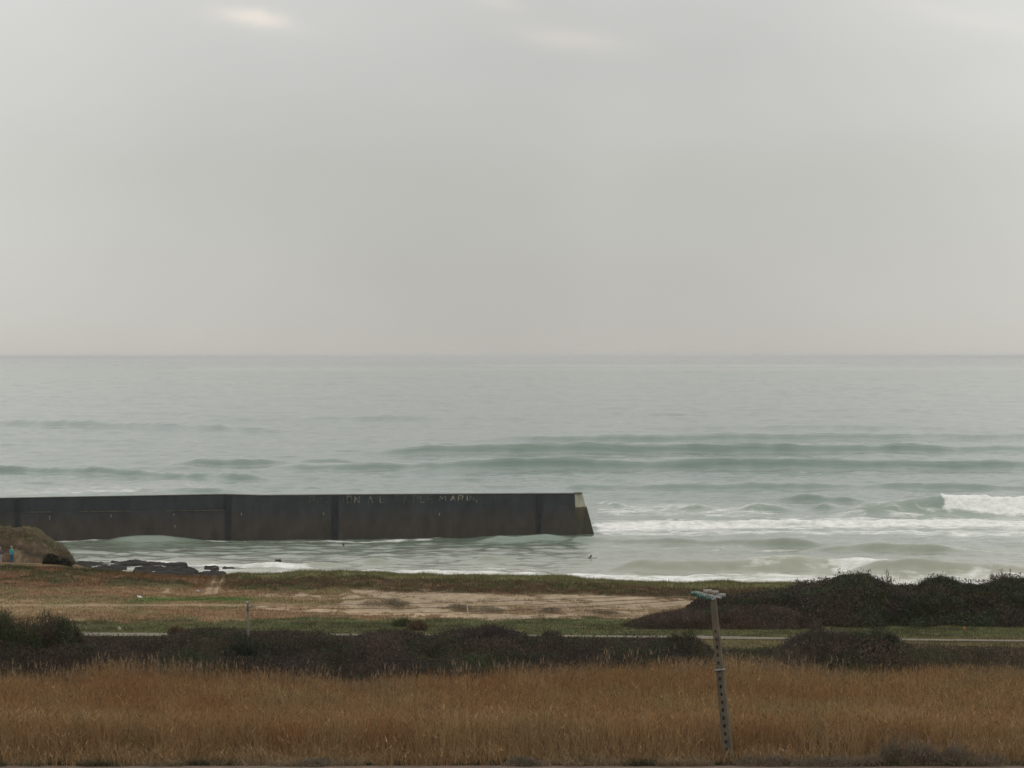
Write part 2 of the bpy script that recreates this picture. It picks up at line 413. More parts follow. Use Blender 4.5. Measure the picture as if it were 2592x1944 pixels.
# foam: bands (centre rows, half height in rows, strength)
foam = np.zeros_like(Z2)
FJ = fbm(X2 / 2.5, Y2 / 2.0, 3, 83) - .5
def band(pts, hw_up, hw_dn, st, fade=40, seed=0, rag=6):
    global foam
    p = np.array(pts, float)
    c = np.interp(U2, p[:, 0], p[:, 1]) + (fbm(U2 / 60.0, U2 * 0 + seed, 3, seed) - .5) * rag
    d = V2 - c
    g = np.where(d < 0, np.exp(-np.abs(d / hw_up) ** 2.6), np.exp(-np.abs(d / hw_dn) ** 2.6))
    Uj = U2 + FJ * min(fade * 2.5, 110)
    ends = smooth(p[0, 0] - fade, p[0, 0] + fade, Uj) * smooth(p[-1, 0] + fade, p[-1, 0] - fade, Uj)
    foam = np.maximum(foam, st * g * ends)
band([(2385, 1305), (2450, 1303), (2600, 1304), (2800, 1304)], 10, 7, 1.5, 14, 1, 3)
band([(2460, 1317), (2600, 1316), (2800, 1316)], 4, 5, .62, 60, 2)
band([(1500, 1335), (1700, 1331), (1900, 1328), (2150, 1328), (2400, 1330), (2800, 1334)], 15, 15, 1.08, 25, 3, 4)
band([(1500, 1350), (1800, 1350), (2200, 1350), (2800, 1352)], 8, 9, .84, 25, 4)
band([(1500, 1356), (1700, 1360), (2000, 1362), (2300, 1366), (2800, 1372)], 10, 14, .4, 80, 5)
band([(1490, 1290), (1700, 1292), (1850, 1298), (2000, 1302)], 20, 18, .74, 60, 6)
band([(1900, 1312), (2200, 1308), (2500, 1318), (2800, 1316)], 9, 12, .66, 90, 38, 8)
band([(1500, 1384), (1900, 1388), (2300, 1398), (2800, 1392)], 5, 6, .50, 90, 39, 8)
band([(1700, 1432), (1900, 1436), (2100, 1430)], 5, 6, .62, 60, 40, 8)
band([(1560, 1278), (1700, 1280), (1800, 1285)], 7, 7, .62, 50, 7)
band([(1480, 1310), (1800, 1310), (2400, 1312), (2800, 1300)], 12, 10, .38, 60, 8)
band([(-200, 1245), (100, 1243), (300, 1236), (560, 1230)], 14, 12, .56, 60, 9)
band([(0, 1250), (200, 1248), (420, 1244)], 6, 6, .66, 60, 10)
band([(1600, 1226), (1700, 1226), (1800, 1228)], 3, 3, .6, 40, 11)
band([(2200, 1228), (2350, 1228), (2500, 1230)], 3, 3, .6, 40, 12)
band([(1490, 1232), (1900, 1240), (2592, 1250)], 18, 16, .26, 60, 13)
band([(2085, 1446), (2150, 1446), (2210, 1444), (2265, 1444)], 9, 7, 1.0, 40, 14, 5)
band([(1850, 1446), (1990, 1444), (2110, 1446)], 5, 5, .7, 40, 37, 5)
band([(1960, 1431), (2050, 1436), (2120, 1436)], 4, 4, .8, 30, 15)
band([(1780, 1454), (2000, 1458), (2300, 1466), (2592, 1466), (2800, 1466)], 9, 40, .85, 80, 16)
band([(2480, 1404), (2600, 1400), (2800, 1400)], 4, 4, .6, 60, 17)
band([(1150, 1452), (1300, 1455), (1500, 1460), (1700, 1466), (1900, 1468)], 9, 40, .98, 100, 18)
band([(820, 1446), (1000, 1448), (1200, 1450), (1400, 1455)], 7, 30, .95, 60, 19)
band([(280, 1426), (380, 1424), (480, 1429), (620, 1431), (800, 1436)], 7, 6, .95, 25, 20)
band([(480, 1440), (620, 1446), (760, 1448), (900, 1449)], 9, 25, .72, 50, 21)
band([(560, 1455), (700, 1453), (800, 1448)], 8, 20, .85, 40, 22)
band([(330, 1440), (420, 1442), (520, 1446)], 5, 8, .6, 30, 23)
band([(1180, 1438), (1290, 1440), (1400, 1441)], 5, 5, .68, 60, 24)
band([(100, 1372), (300, 1366), (600, 1369), (900, 1368), (1100, 1362)], 2.2, 2.2, .85, 30, 36, 2)
band([(335, 1366), (358, 1364), (384, 1366)], 3, 4, 1.4, 10, 25, 1)
band([(1080, 1360), (1200, 1354), (1330, 1351), (1480, 1354)], 2.6, 2.6, .9, 40, 26, 1)
band([(830, 1358), (900, 1368), (960, 1368)], 1.6, 1.6, .5, 40, 27, 1)
band([(2000, 1026), (2100, 1023), (2200, 1024)], 1.2, 1.2, .5, 30, 28, 1)
band([(1690, 953), (1720, 952)], 1, 1, .75, 12, 29, 1)
band([(1880, 970), (1960, 969)], 1, 1, .6, 20, 30, 1)
band([(2190, 955), (2210, 954)], 1, 1, .7, 12, 31, 1)
band([(2325, 955), (2345, 955)], 1, 1, .7, 12, 32, 1)
foam = np.maximum(foam, .46 * smooth(1250, 1310, V2) * smooth(1440, 1520, U2) * smooth(1420, 1360, V2))
foam = np.maximum(foam, .30 * smooth(1370, 1440, V2))
foam = np.maximum(foam, .14 * smooth(1210, 1260, V2))
# whitewater stands up and is rough
Z2 += np.clip(foam - .75, 0, .6) * .7 * (fbm(X2 / 1.1, Y2 / 1.6, 3, 81))
# fade relief near the breakwater and the beach
def seaz_at(x, y):
    iy = np.clip(np.searchsorted(ysea, y), 1, len(ysea) - 1); u = x / y * F + CX
    ix = np.clip(np.searchsorted(us2, u), 1, len(us2) - 1)
    return float(Z2[iy, ix])
# sea bed rises at the shore, so let the water be sandier there
shore = smooth(1330, 1440, V2)
deep = np.array([.106, .162, .131]); sandy = np.array([.22, .23, .165])
silt = np.clip(shore * .9 + .25 * (fbm(X2 / 60, Y2 / 30, 3, 91) - .4), 0, 1)[..., None]
wcol = deep * (1 - silt) + sandy * silt
wcol = wcol + np.clip(foam, 0, 1)[..., None] * np.array([.16, .145, .13])
# calm mirror-like patches added far out, standing in for sun glint near the horizon
ruf = np.zeros_like(Z2)
for (ua, ub, vc, hw, st) in ((1530, 1740, 910.5, 2.0, 1.0), (1250, 2080, 926, 3.0, 1.0), (500, 2900, 934, 6.0, .45)):
    ruf = np.maximum(ruf, st * np.exp(-((V2 - vc) / hw) ** 2) * smooth(ua - 120, ua + 60, U2) * smooth(ub + 120, ub - 60, U2))
M_sea = bpy.data.materials.new('sea_water'); M_sea.use_nodes = True
t = M_sea.node_tree; b = t.nodes['Principled BSDF']; o_ = t.nodes['Material Output']
def tn(ty, **k):
    n = t.nodes.new(ty)
    for a, v in k.items(): setattr(n, a, v)
    return n
at = tn('ShaderNodeAttribute', attribute_name='col'); af = tn('ShaderNodeAttribute', attribute_name='foam'); ar = tn('ShaderNodeAttribute', attribute_name='glint_slick')
geo = tn('ShaderNodeNewGeometry')
m1 = tn('ShaderNodeMapping'); m1.inputs['Scale'].default_value = (.22, .5, .3); t.links.new(geo.outputs['Position'], m1.inputs[0])
nz1 = tn('ShaderNodeTexNoise'); nz1.inputs['Scale'].default_value = 1.0; nz1.inputs['Detail'].default_value = 8; nz1.inputs['Roughness'].default_value = .62
t.links.new(m1.outputs[0], nz1.inputs['Vector'])
bp = tn('ShaderNodeBump'); bp.inputs['Strength'].default_value = .14; bp.inputs['Distance'].default_value = 1.0
t.links.new(nz1.outputs['Fac'], bp.inputs['Height'])
b.inputs['IOR'].default_value = 1.33
b.inputs['Roughness'].default_value = .22
t.links.new(at.outputs['Color'], b.inputs['Base Color']); t.links.new(bp.outputs[0], b.inputs['Normal'])
mrr = tn('ShaderNodeMapRange'); mrr.inputs[3].default_value = .09; mrr.inputs[4].default_value = .01
t.links.new(ar.outputs['Fac'], mrr.inputs[0]); t.links.new(mrr.outputs[0], b.inputs['Roughness'])
mrb = tn('ShaderNodeMapRange'); mrb.inputs[3].default_value = .14; mrb.inputs[4].default_value = 0.0
t.links.new(ar.outputs['Fac'], mrb.inputs[0]); t.links.new(mrb.outputs[0], bp.inputs['Strength'])
# foam mask
m2 = tn('ShaderNodeMapping'); m2.inputs['Scale'].default_value = (.28, .42, .6); t.links.new(geo.outputs['Position'], m2.inputs[0])
nz2 = tn('ShaderNodeTexNoise'); nz2.inputs['Scale'].default_value = 1.0; nz2.inputs['Detail'].default_value = 7; nz2.inputs['Roughness'].default_value = .65; nz2.inputs['Distortion'].default_value = .6
t.links.new(m2.outputs[0], nz2.inputs['Vector'])
def tm(op, a, b_, clamp=False):
    n = tn('ShaderNodeMath', operation=op); n.use_clamp = clamp
    for i, v in enumerate((a, b_)):
        if isinstance(v, (int, float)): n.inputs[i].default_value = v
        else: t.links.new(v, n.inputs[i])
    return n.outputs[0]
thr = tm('SUBTRACT', .82, tm('MULTIPLY', af.outputs['Fac'], .52))
fm = tm('MULTIPLY', tm('SUBTRACT', nz2.outputs['Fac'], thr), 4.2, clamp=True)
fb = tn('ShaderNodeBsdfDiffuse'); fb.inputs[0].default_value = (.80, .80, .77, 1)
bp2 = tn('ShaderNodeBump'); bp2.inputs['Strength'].default_value = .5; bp2.inputs['Distance'].default_value = .5
t.links.new(nz2.outputs['Fac'], bp2.inputs['Height']); t.links.new(bp2.outputs[0], fb.inputs['Normal'])
msx = tn('ShaderNodeMixShader'); m3 = tn('ShaderNodeMapping'); m3.inputs['Scale'].default_value = (.9, .55, 1.6); t.links.new(geo.outputs['Position'], m3.inputs[0])
nz3 = tn('ShaderNodeTexNoise'); nz3.inputs['Scale'].default_value = 1.0; nz3.inputs['Detail'].default_value = 6; nz3.inputs['Roughness'].default_value = .7
t.links.new(m3.outputs[0], nz3.inputs['Vector'])
fine = tm('MULTIPLY', tm('SUBTRACT', nz3.outputs['Fac'], .34), 4.0, clamp=True)
fac_ = tm('MULTIPLY', fm, tm('ADD', tm('MULTIPLY', fine, .42), .50))
t.links.new(fac_, msx.inputs[0]); t.links.new(b.outputs[0], msx.inputs[1]); t.links.new(fb.outputs[0], msx.inputs[2])
t.links.new(msx.outputs[0], o_.inputs[0])
sea = npmesh('sea', np.stack([X2, Y2, Z2], -1).reshape(-1, 3), gridfaces(len(ysea), len(us2)), 4, M_sea, wcol.reshape(-1, 3), smoothf=True)
setval(sea.data, foam.ravel(), 'foam'); setval(sea.data, ruf.ravel(), 'glint_slick')
tag(sea, kind='structure')

# ------------------------------------------------------------------ mesh builder for hard things
class MB:
    def __init__(s): s.bm = bmesh.new()
    def hexa(s, pts):
        v = [s.bm.verts.new(p) for p in pts]
        for f in ((0, 3, 2, 1), (4, 5, 6, 7), (0, 1, 5, 4), (1, 2, 6, 5), (2, 3, 7, 6), (3, 0, 4, 7)): s.bm.faces.new([v[i] for i in f])
        return s
    def box(s, c, d):
        x, y, z = c; a, b_, e = d[0] / 2, d[1] / 2, d[2] / 2
        return s.hexa([(x - a, y - b_, z - e), (x + a, y - b_, z - e), (x + a, y + b_, z - e), (x - a, y + b_, z - e),
                       (x - a, y - b_, z + e), (x + a, y - b_, z + e), (x + a, y + b_, z + e), (x - a, y + b_, z + e)])
    def lathe(s, a, b_, prof_, n=12):
        """profile [(t, r)] along the axis a->b"""
        a = Vector(a); b_ = Vector(b_); ax = (b_ - a); d = ax.normalized()
        q = d.orthogonal().normalized(); r = d.cross(q)
        rings = []
        for (tt, rad) in prof_:
            c = a + ax * tt
            rings.append([s.bm.verts.new(c + (q * math.cos(2 * math.pi * k / n) + r * math.sin(2 * math.pi * k / n)) * rad) for k in range(n)])
        for i in range(len(rings) - 1):
            for k in range(n):
                s.bm.faces.new([rings[i][k], rings[i][(k + 1) % n], rings[i + 1][(k + 1) % n], rings[i + 1][k]])
        s.bm.faces.new(rings[0][::-1]); s.bm.faces.new(rings[-1])
        return s
    def tube(s, pts, rad, n=6):
        for i in range(len(pts) - 1): s.lathe(pts[i], pts[i + 1], [(0, rad), (1, rad)], n)
        return s
    def build(s, name, m, parent=None, bevel=0, smooth_=False, loc=None):
        bmesh.ops.recalc_face_normals(s.bm, faces=s.bm.faces)
        if bevel: bmesh.ops.bevel(s.bm, geom=list(s.bm.edges), offset=bevel, segments=1, affect='EDGES')
        me = bpy.data.meshes.new(name); s.bm.to_mesh(me); s.bm.free(); me.materials.append(m)
        if smooth_:
            for p in me.polygons: p.use_smooth = True
        o = bpy.data.objects.new(name, me); COL.objects.link(o)
        if parent: o.parent = parent
        if loc is not None: o.location = loc
        return o

# ------------------------------------------------------------------ breakwater
def wallmat(name, base, low):
    m = bpy.data.materials.new(name); m.use_nodes = True; t = m.node_tree; b = t.nodes['Principled BSDF']
    g = t.nodes.new('ShaderNodeTexCoord'); sp_ = t.nodes.new('ShaderNodeSeparateXYZ'); t.links.new(g.outputs['Object'], sp_.inputs[0])
    nz = t.nodes.new('ShaderNodeTexNoise'); nz.inputs['Scale'].default_value = .7; nz.inputs['Detail'].default_value = 8
    mp_ = t.nodes.new('ShaderNodeMapping'); mp_.inputs['Scale'].default_value = (1, 1, .55); t.links.new(g.outputs['Object'], mp_.inputs[0]); t.links.new(mp_.outputs[0], nz.inputs['Vector'])
    nv = t.nodes.new('ShaderNodeTexNoise'); nv.inputs['Scale'].default_value = 1.0; nv.inputs['Detail'].default_value = 4
    mv = t.nodes.new('ShaderNodeMapping'); mv.inputs['Scale'].default_value = (1.1, .2, .45); t.links.new(g.outputs['Object'], mv.inputs[0]); t.links.new(mv.outputs[0], nv.inputs['Vector'])
    ma = t.nodes.new('ShaderNodeMath'); ma.operation = 'MULTIPLY_ADD'; t.links.new(nz.outputs['Fac'], ma.inputs[0]); ma.inputs[1].default_value = 2.4; t.links.new(sp_.outputs[2], ma.inputs[2])
    mr = t.nodes.new('ShaderNodeMapRange'); mr.inputs[1].default_value = 3.2; mr.inputs[2].default_value = 5.0; t.links.new(ma.outputs[0], mr.inputs[0])
    mx_ = t.nodes.new('ShaderNodeMix'); mx_.data_type = 'RGBA'; mx_.inputs[6].default_value = (*low, 1); mx_.inputs[7].default_value = (*base, 1)
    t.links.new(mr.outputs[0], mx_.inputs[0])
    ad = t.nodes.new('ShaderNodeMath'); ad.operation = 'MULTIPLY'; t.links.new(nz.outputs['Fac'], ad.inputs[0]); t.links.new(nv.outputs['Fac'], ad.inputs[1])
    mr2 = t.nodes.new('ShaderNodeMapRange'); mr2.inputs[1].default_value = .12; mr2.inputs[2].default_value = .4; mr2.inputs[3].default_value = .9; mr2.inputs[4].default_value = 1.35
    t.links.new(ad.outputs[0], mr2.inputs[0])
    vm = t.nodes.new('ShaderNodeVectorMath'); vm.operation = 'SCALE'; t.links.new(mx_.outputs[2], vm.inputs[0]); t.links.new(mr2.outputs[0], vm.inputs['Scale'])
    t.links.new(vm.outputs[0], b.inputs['Base Color']); b.inputs['Roughness'].default_value = .85; b.inputs['Specular IOR Level'].default_value = .2
    bp_ = t.nodes.new('ShaderNodeBump'); bp_.inputs['Strength'].default_value = .6; bp_.inputs['Distance'].default_value = .12
    t.links.new(nz.outputs['Fac'], bp_.inputs['Height']); t.links.new(bp_.outputs[0], b.inputs['Normal'])
    return m
M_wall = wallmat('wet_concrete', (.042, .045, .049), (.056, .049, .041))
M_wallup = wallmat('weathered_concrete', (.042, .046, .052), (.050, .050, .052))
M_pale = mat('pale_concrete', (.36, .35, .27), rough=.85, noise=(1.6, .7, 1.15, (1, 1, .6)), bump=.4)
M_joint = mat('joint_concrete', (.030, .031, .036), rough=.9, noise=(1.5, .7, 1.2))
def wallY(px): return 329.0 + (px - 0) / 1450.0 * 11.0
TOPZ = lambda px: zray(float(lerp([(-1500, 1269), (0, 1262), (570, 1252.5), (590, 1253), (660, 1255), (1000, 1252.5), (1453, 1250.5)], px)), wallY(px))
bw = empty('breakwater', (X(700, wallY(700)), wallY(700), 0), 'long dark wet concrete breakwater wall with a pale sloping seaward end', 'breakwater')
bx0, by0 = bw.location.x, bw.location.y
def LP_(px, z, off=0.0):
    Y = wallY(px) + off
    return (X(px, wallY(px)) - bx0, Y - by0, z)
# cross-section swept along the wall: battered face, ledge, parapet
stations = [-1500, -800, -200, 0, 150, 300, 430, 520, 570, 574, 660, 760, 900, 1050, 1200, 1350, 1455]
mb = MB(); prev = None
for px in stations:
    tz = TOPZ(px); led = 3.45
    inset = .34 if px < 572 else 0.0
    sec = [(-.55, -3.0), (-.30, 1.0), (-.12, led), (-.12 + inset, led + .02), (inset, tz), (1.6, tz), (1.6, led + .3), (5.2, led + .3), (5.8, -3.0)]
    ring = [mb.bm.verts.new(LP_(px, z, o)) for (o, z) in sec]
    if prev:
        for k in range(len(sec)): mb.bm.faces.new([prev[k], prev[(k + 1) % len(sec)], ring[(k + 1) % len(sec)], ring[k]])
    else: mb.bm.faces.new(ring)
    prev = ring
mb.bm.faces.new(prev[::-1])
mb.build('wall', M_wall, bw)
# slight coping
mb = MB()
for a, b_ in zip(stations[:-1], stations[1:]):
    ia = .34 if a < 572 else 0; ib = .34 if b_ < 572 else 0
    za, zb = TOPZ(a), TOPZ(b_)
    e = .002
    mb.hexa([LP_(a, za + e, ia - .05), LP_(b_, zb + e, ib - .05), LP_(b_, zb + e, 1.65), LP_(a, za + e, 1.65),
             LP_(a, za + .07, ia - .05), LP_(b_, zb + .07, ib - .05), LP_(b_, zb + .07, 1.65), LP_(a, za + .07, 1.65)])
mb.build('coping', mat('coping_concrete', (.07, .068, .055), noise=(1, .7, 1.3)), bw)
# pale ledge remains
M_ledge = mat('ledge_concrete', (.115, .105, .07), noise=(2, .4, 1.4))
for (a, b_) in ((200, 330), (420, 568), (60, 130)):
    mb = MB(); mb.hexa([LP_(a, 3.44, -.20), LP_(b_, 3.44, -.20), LP_(b_, 3.44, .0), LP_(a, 3.44, .0), LP_(a, 3.52, -.20), LP_(b_, 3.52, -.20), LP_(b_, 3.52, .0), LP_(a, 3.52, .0)])
    mb.build('ledge', M_ledge, bw)
# expansion-joint pilasters
for px, wd in ((45, .42), (578, .55), (848, .7), (1364, .5)):
    mb = MB(); hw = wd / 2 / wallY(px) * F
    tz = TOPZ(px) - .02
    mb.hexa([LP_(px - hw, -3, -.72), LP_(px + hw, -3, -.72), LP_(px + hw, -3, .1), LP_(px - hw, -3, .1),
             LP_(px - hw, tz, -.14), LP_(px + hw, tz, -.14), LP_(px + hw, tz, .2), LP_(px - hw, tz, .2)])
    mb.build('pilaster', M_joint, bw)
# outlet marks with white drips
M_drip = mat('lime_drip', (.26, .25, .19), noise=(4, .6, 1.2))
for px, py, hh in ((126, 1307, .3), (281, 1304, .2), (440, 1301, .2), (611, 1299, .25), (1112, 1300, .25), (819, 1299, .2), (443, 1331, .16), (1206, 1268, .2)):
    Y = wallY(px) - .32; z = zray(py, Y); x = X(px, wallY(px))
    mb = MB(); mb.lathe((x - bx0, Y - by0 - .05, z), (x - bx0, Y - by0 + .3, z), [(0, .08), (1, .08)], 8)
    mb.box((x - bx0, Y - by0 + .02, z - hh * .7), (.07, .16, hh))
    mb.build('drain_pipe', M_drip, bw)
# seaward end: battered block, pale upper part over a darker foot
Ye = wallY(1455)
def EP(px, z, off): return (X(px, Ye) - bx0, Ye + off - by0, z)
tz = TOPZ(1453)
zm = zray(1285, Ye)
mb = MB()
q = .4
mb.hexa([EP(1456.0, zm + .002, .0), EP(1483, zm + .002, 1.3), EP(1483, zm + .002, 3.2), EP(1456.0, zm + .002, 3.2),
         EP(1453.2, tz + .05, .0), EP(1475, tz + .05, .9), EP(1475, tz + .05, 2.6), EP(1453.2, tz + .05, 2.6)])
mb.build('end_cap', M_pale, bw, bevel=.05)
mb = MB()
mb.box((X(1464, Ye) - bx0, Ye + 1.2 - by0, tz + .10), (.97, 2.3, .09))
mb.build('end_coping', mat('end_coping_concrete', (.12, .115, .085), noise=(2, .7, 1.3)), bw)
mb = MB()
mb.hexa([EP(1453.5, -3.0, -.50), EP(1521, -3.0, .3), EP(1521, -3.0, 5.0), EP(1453.5, -3.0, 5.0),
         EP(1453.5, zm, -.05), EP(1486, zm, .9), EP(1486, zm, 4.6), EP(1453.5, zm, 4.6)])
mb.build('end_foot', wallmat('algae_concrete', (.118, .092, .06), (.050, .047, .036)), bw, bevel=.04)
# painted lettering: strokes on a 4x6 grid
G = {'R': [((0, 0), (0, 6)), ((0, 6), (3, 6)), ((3, 6), (3, 3.2)), ((3, 3.2), (0, 3.2)), ((1.4, 3.2), (3, 0))],
     'I': [((1.5, 0), (1.5, 6))], 'T': [((1.5, 0), (1.5, 6)), ((0, 6), (3, 6))],
     'O': [((0, 0), (0, 6)), ((0, 6), (3, 6)), ((3, 6), (3, 0)), ((3, 0), (0, 0))],
     'N': [((0, 0), (0, 6)), ((0, 6), (3, 0)), ((3, 0), (3, 6))],
     'M': [((0, 0), (0, 6)), ((0, 6), (2, 2)), ((2, 2), (4, 6)), ((4, 6), (4, 0))],
     'A': [((0, 0), (1.5, 6)), ((1.5, 6), (3, 0)), ((.6, 2.3), (2.4, 2.3))],
     'L': [((0, 6), (0, 0)), ((0, 0), (3, 0))], 'E': [((0, 6), (0, 0)), ((0, 0), (3, 0)), ((0, 3), (2.5, 3)), ((0, 6), (3, 6))],
     'F': [((0, 6), (0, 0)), ((0, 3), (2.5, 3)), ((0, 6), (3, 6))],
     'U': [((0, 6), (0, 0)), ((0, 0), (3, 0)), ((3, 0), (3, 6))]}
letters = [('R', 784, .25), ('U', 802, .2), ('I', 822, .5), ('T', 848, .35), ('I', 864, .25), ('O', 878, .6), ('N', 898, .65), ('A', 932, .6), ('L', 962, .6),
           ('F', 1000, .5), ('A', 1022, .3), ('R', 1047, .5), ('L', 1064, .55), ('E', 1084, .3), ('M', 1113, .8), ('A', 1141, 1.0), ('R', 1160, .9), ('I', 1177, 1.0), ('N', 1189, .55)]
lm = []
for k, v in enumerate(((.085, .083, .072), (.14, .135, .11), (.23, .215, .165), (.36, .34, .26))):
    lm.append(mat('faded_paint_%s' % 'abcd'[k], v, noise=(3, .35, 1.3)))
lt = MB(); fm_idx = []
for ch, px, st in letters:
    Yl = wallY(px); x0 = X(px, Yl) - bx0; ppm = F / Yl
    zt = TOPZ(px) - .12; hh = .80
    if px > 1100: hh = .62; 
    sc = hh / 6; sxw = 11.0 / ppm / 3
    for (p, q_) in G[ch]:
        a = random.random()
        lev = min(3, max(0, int(st * 3.2 * (.45 + .9 * a))))
        x1, z1, x2, z2 = x0 + p[0] * sxw, zt - hh + p[1] * sc, x0 + q_[0] * sxw, zt - hh + q_[1] * sc
        dx, dz = x2 - x1, z2 - z1; ln = math.hypot(dx, dz); nx_, nz_ = -dz / ln * .055, dx / ln * .055
        y0 = Yl - by0 - .018 - (0 if px >= 572 else -.34)
        def yy(z): return Yl - by0 - .12 * (TOPZ(px) - z) / (TOPZ(px) - 3.45) - .02
        nb = len(lt.bm.faces)
        lt.hexa([(x1 + nx_, yy(z1 + nz_), z1 + nz_), (x1 - nx_, yy(z1 - nz_), z1 - nz_), (x1 - nx_, yy(z1) + .05, z1 - nz_), (x1 + nx_, yy(z1) + .05, z1 + nz_),
                 (x2 + nx_, yy(z2 + nz_), z2 + nz_), (x2 - nx_, yy(z2 - nz_), z2 - nz_), (x2 - nx_, yy(z2) + .05, z2 - nz_), (x2 + nx_, yy(z2) + .05, z2 + nz_)])
        fm_idx += [lev] * 6
lo = lt.build('painted_lettering', lm[0], bw)
for m_ in lm[1:]: lo.data.materials.append(m_)
for p_, i_ in zip(lo.data.polygons, fm_idx): p_.material_index = i_
tag(lo, 'worn white painted letters below the top edge of the wall')

# ------------------------------------------------------------------ headland on the left
hu = np.arange(-1500, 196, 1.6); hy = np.concatenate([np.arange(262, 284, .22), np.arange(284, 318, 1.2)])
HU, HY = np.meshgrid(hu, hy); HX = (HU - CX) / F * HY
ht = lerp([(-1500, 1335), (-300, 1345), (0, 1353), (50, 1358), (80, 1364), (95, 1367), (112, 1378), (122, 1388), (135, 1397), (150, 1402), (162, 1410), (172, 1420), (178, 1430), (184, 1446), (196, 1470)], HU)
hz = zray(ht, 279.0)
warpn = (fbm(HX / 2.3, HY / 6.0, 3, 51) - .5) * 5.5
fr = smooth(266.5, 276.5, HY + warpn)
fr = .35 * smooth(265, 269.5, HY + warpn) + .65 * smooth(270, 276, HY + warpn * .8)
bk = smooth(318, 292, HY)
HZ = -1.6 + (hz + 1.6) * fr * bk + (fbm(HX / .8, HY / .8, 4, 53) - .5) * .9 * fr + (fbm(HX / 2.2, HY / 1.7, 3, 54) - .5) * 1.3 * fr
n1 = fbm(HX / 1.4, HY / 1.4, 4, 55); n2h = fbm(HX / .35, HY / .5, 3, 57)
hv = vrow(HZ, HY)
earth = np.array([.105, .075, .048]); pale = np.array([.175, .13, .085]); grass = np.array([.078, .060, .032]); dark = np.array([.035, .030, .020]); hgr = np.array([.072, .070, .031])
hc = earth * (1 - smooth(.45, .7, n1)[..., None]) + pale * smooth(.45, .7, n1)[..., None]
hc = hc * (.75 + .5 * n2h[..., None])
f = smooth(ht + 24, ht + 8, hv + (n1 - .5) * 26 + .12 * np.maximum(HU, 0))[..., None]; gcol = grass * (1 - smooth(.45, .6, n1)[..., None]) + hgr * smooth(.45, .6, n1)[..., None]
hc = hc * (1 - f) + gcol * f
f = (np.exp(-((hv - ht - 30 + (n1 - .5) * 30) / 7.0) ** 2) * .8)[..., None]; hc = hc * (1 - f) + dark * f
f = smooth(.52, .66, fbm(HX / .9, HY / .9 + HZ, 3, 58))[..., None] * .6; hc = hc * (1 - f) + dark * 1.5 * f
f = (smooth(108, 128, HU + (n1 - .5) * 40) * smooth(1402, 1416, hv + (n2h - .5) * 14))[..., None]
hc = hc * (1 - f) + dark * f
headland = npmesh('headland', np.stack([HX, HY, HZ], -1).reshape(-1, 3), gridfaces(len(hy), len(hu)), 4, M_ground, hc.reshape(-1, 3), smoothf=False)
tag(headland, kind='structure')
_k = rng.integers(0, HX.size, 90000); _hp = np.stack([HX.ravel()[_k], HY.ravel()[_k], HZ.ravel()[_k]], 1) + rng.normal(size=(len(_k), 3)) * np.array([.08, .1, .02])
_hc = hc.reshape(-1, 3)[_k] * (.55 + .8 * rng.random((len(_k), 1))); HEADPTS = (_hp, _hc, (HU.ravel()[_k], vrow(_hp[:, 2], _hp[:, 1])))

# ------------------------------------------------------------------ reef rocks
M_rock = mat('wet_rock', attr=True, rough=.9, spec=.12, noise=(2.5, .6, 1.35), bump=.6)
def reef(name, u0, u1, v0, v1, hgt, label, seed, grp=None):
    Ya, Yb = seaY(v1), seaY(v0)
    yy_ = np.linspace(Ya - 1, Yb + 1, max(10, int((Yb - Ya + 2) / .25))); uu = np.arange(u0 - 6, u1 + 7, 1.3)
    A, B = np.meshgrid(uu, yy_); xx = (A - CX) / F * B
    ex = (A - (u0 + u1) / 2) / ((u1 - u0) / 2); ey = (B - (Ya + Yb) / 2) / ((Yb - Ya) / 2)
    n = fbm(xx / 1.6, B / 1.8, 4, seed); n_ = fbm(xx / .5, B / .6, 3, seed + 3)
    m = 1 - np.abs(ex) ** 5 - np.abs(ey) ** 3
    z = -.6 + np.clip(m * 1.8 + (n - .5) * 1.2, -1, 1) * (.6 + hgt * np.clip(-.15 + 2.0 * n, -.1, 1.3)) + (n_ - .5) * .22
    ox, oy = X((u0 + u1) / 2, (Ya + Yb) / 2), (Ya + Yb) / 2
    c = np.array([.024, .021, .018]) * (.6 + .9 * n_[..., None])
    o = npmesh(name, np.stack([xx - ox, B - oy, z], -1).reshape(-1, 3), gridfaces(len(yy_), len(uu)), 4, M_rock, c.reshape(-1, 3), loc=(ox, oy, 0))
    tag(o, label, 'rock', grp)
G_ = 'dark reef rocks off the left shore'
reef('rock_ledge', 168, 330, 1424, 1452, .22, 'wide flat dark rock ledge beginning at the foot of the earth headland', 101, G_)
reef('rock_ledge', 270, 420, 1423, 1437, .30, 'dark rock ledge with surf breaking behind it, just right of the headland ledge', 107, G_)
reef('rock_ledge', 385, 478, 1427, 1438, .28, 'low dark rock ledge tapering into the white surf, farthest from the grass', 113, G_)
reef('rock_ledge', 325, 512, 1441, 1466, .36, 'long dark rock ledge lying close behind the grassy shore edge', 119, G_)
reef('rock_ledge', 500, 575, 1450, 1465, .3, 'dark rocks half hidden behind the grass beside the sandy gaps', 125, G_)
reef('sea_rock', 514, 556, 1437, 1446, .25, 'small dark rock awash, left of a pair in the inner surf', 131, G_)
reef('sea_rock', 560, 594, 1437, 1444, .22, 'small low dark rock awash, right of a pair in the inner surf', 137, G_)
reef('sea_rock', 694, 712, 1421, 1427, .28, 'tiny isolated dark rock in foam below the middle of the breakwater', 143, G_)

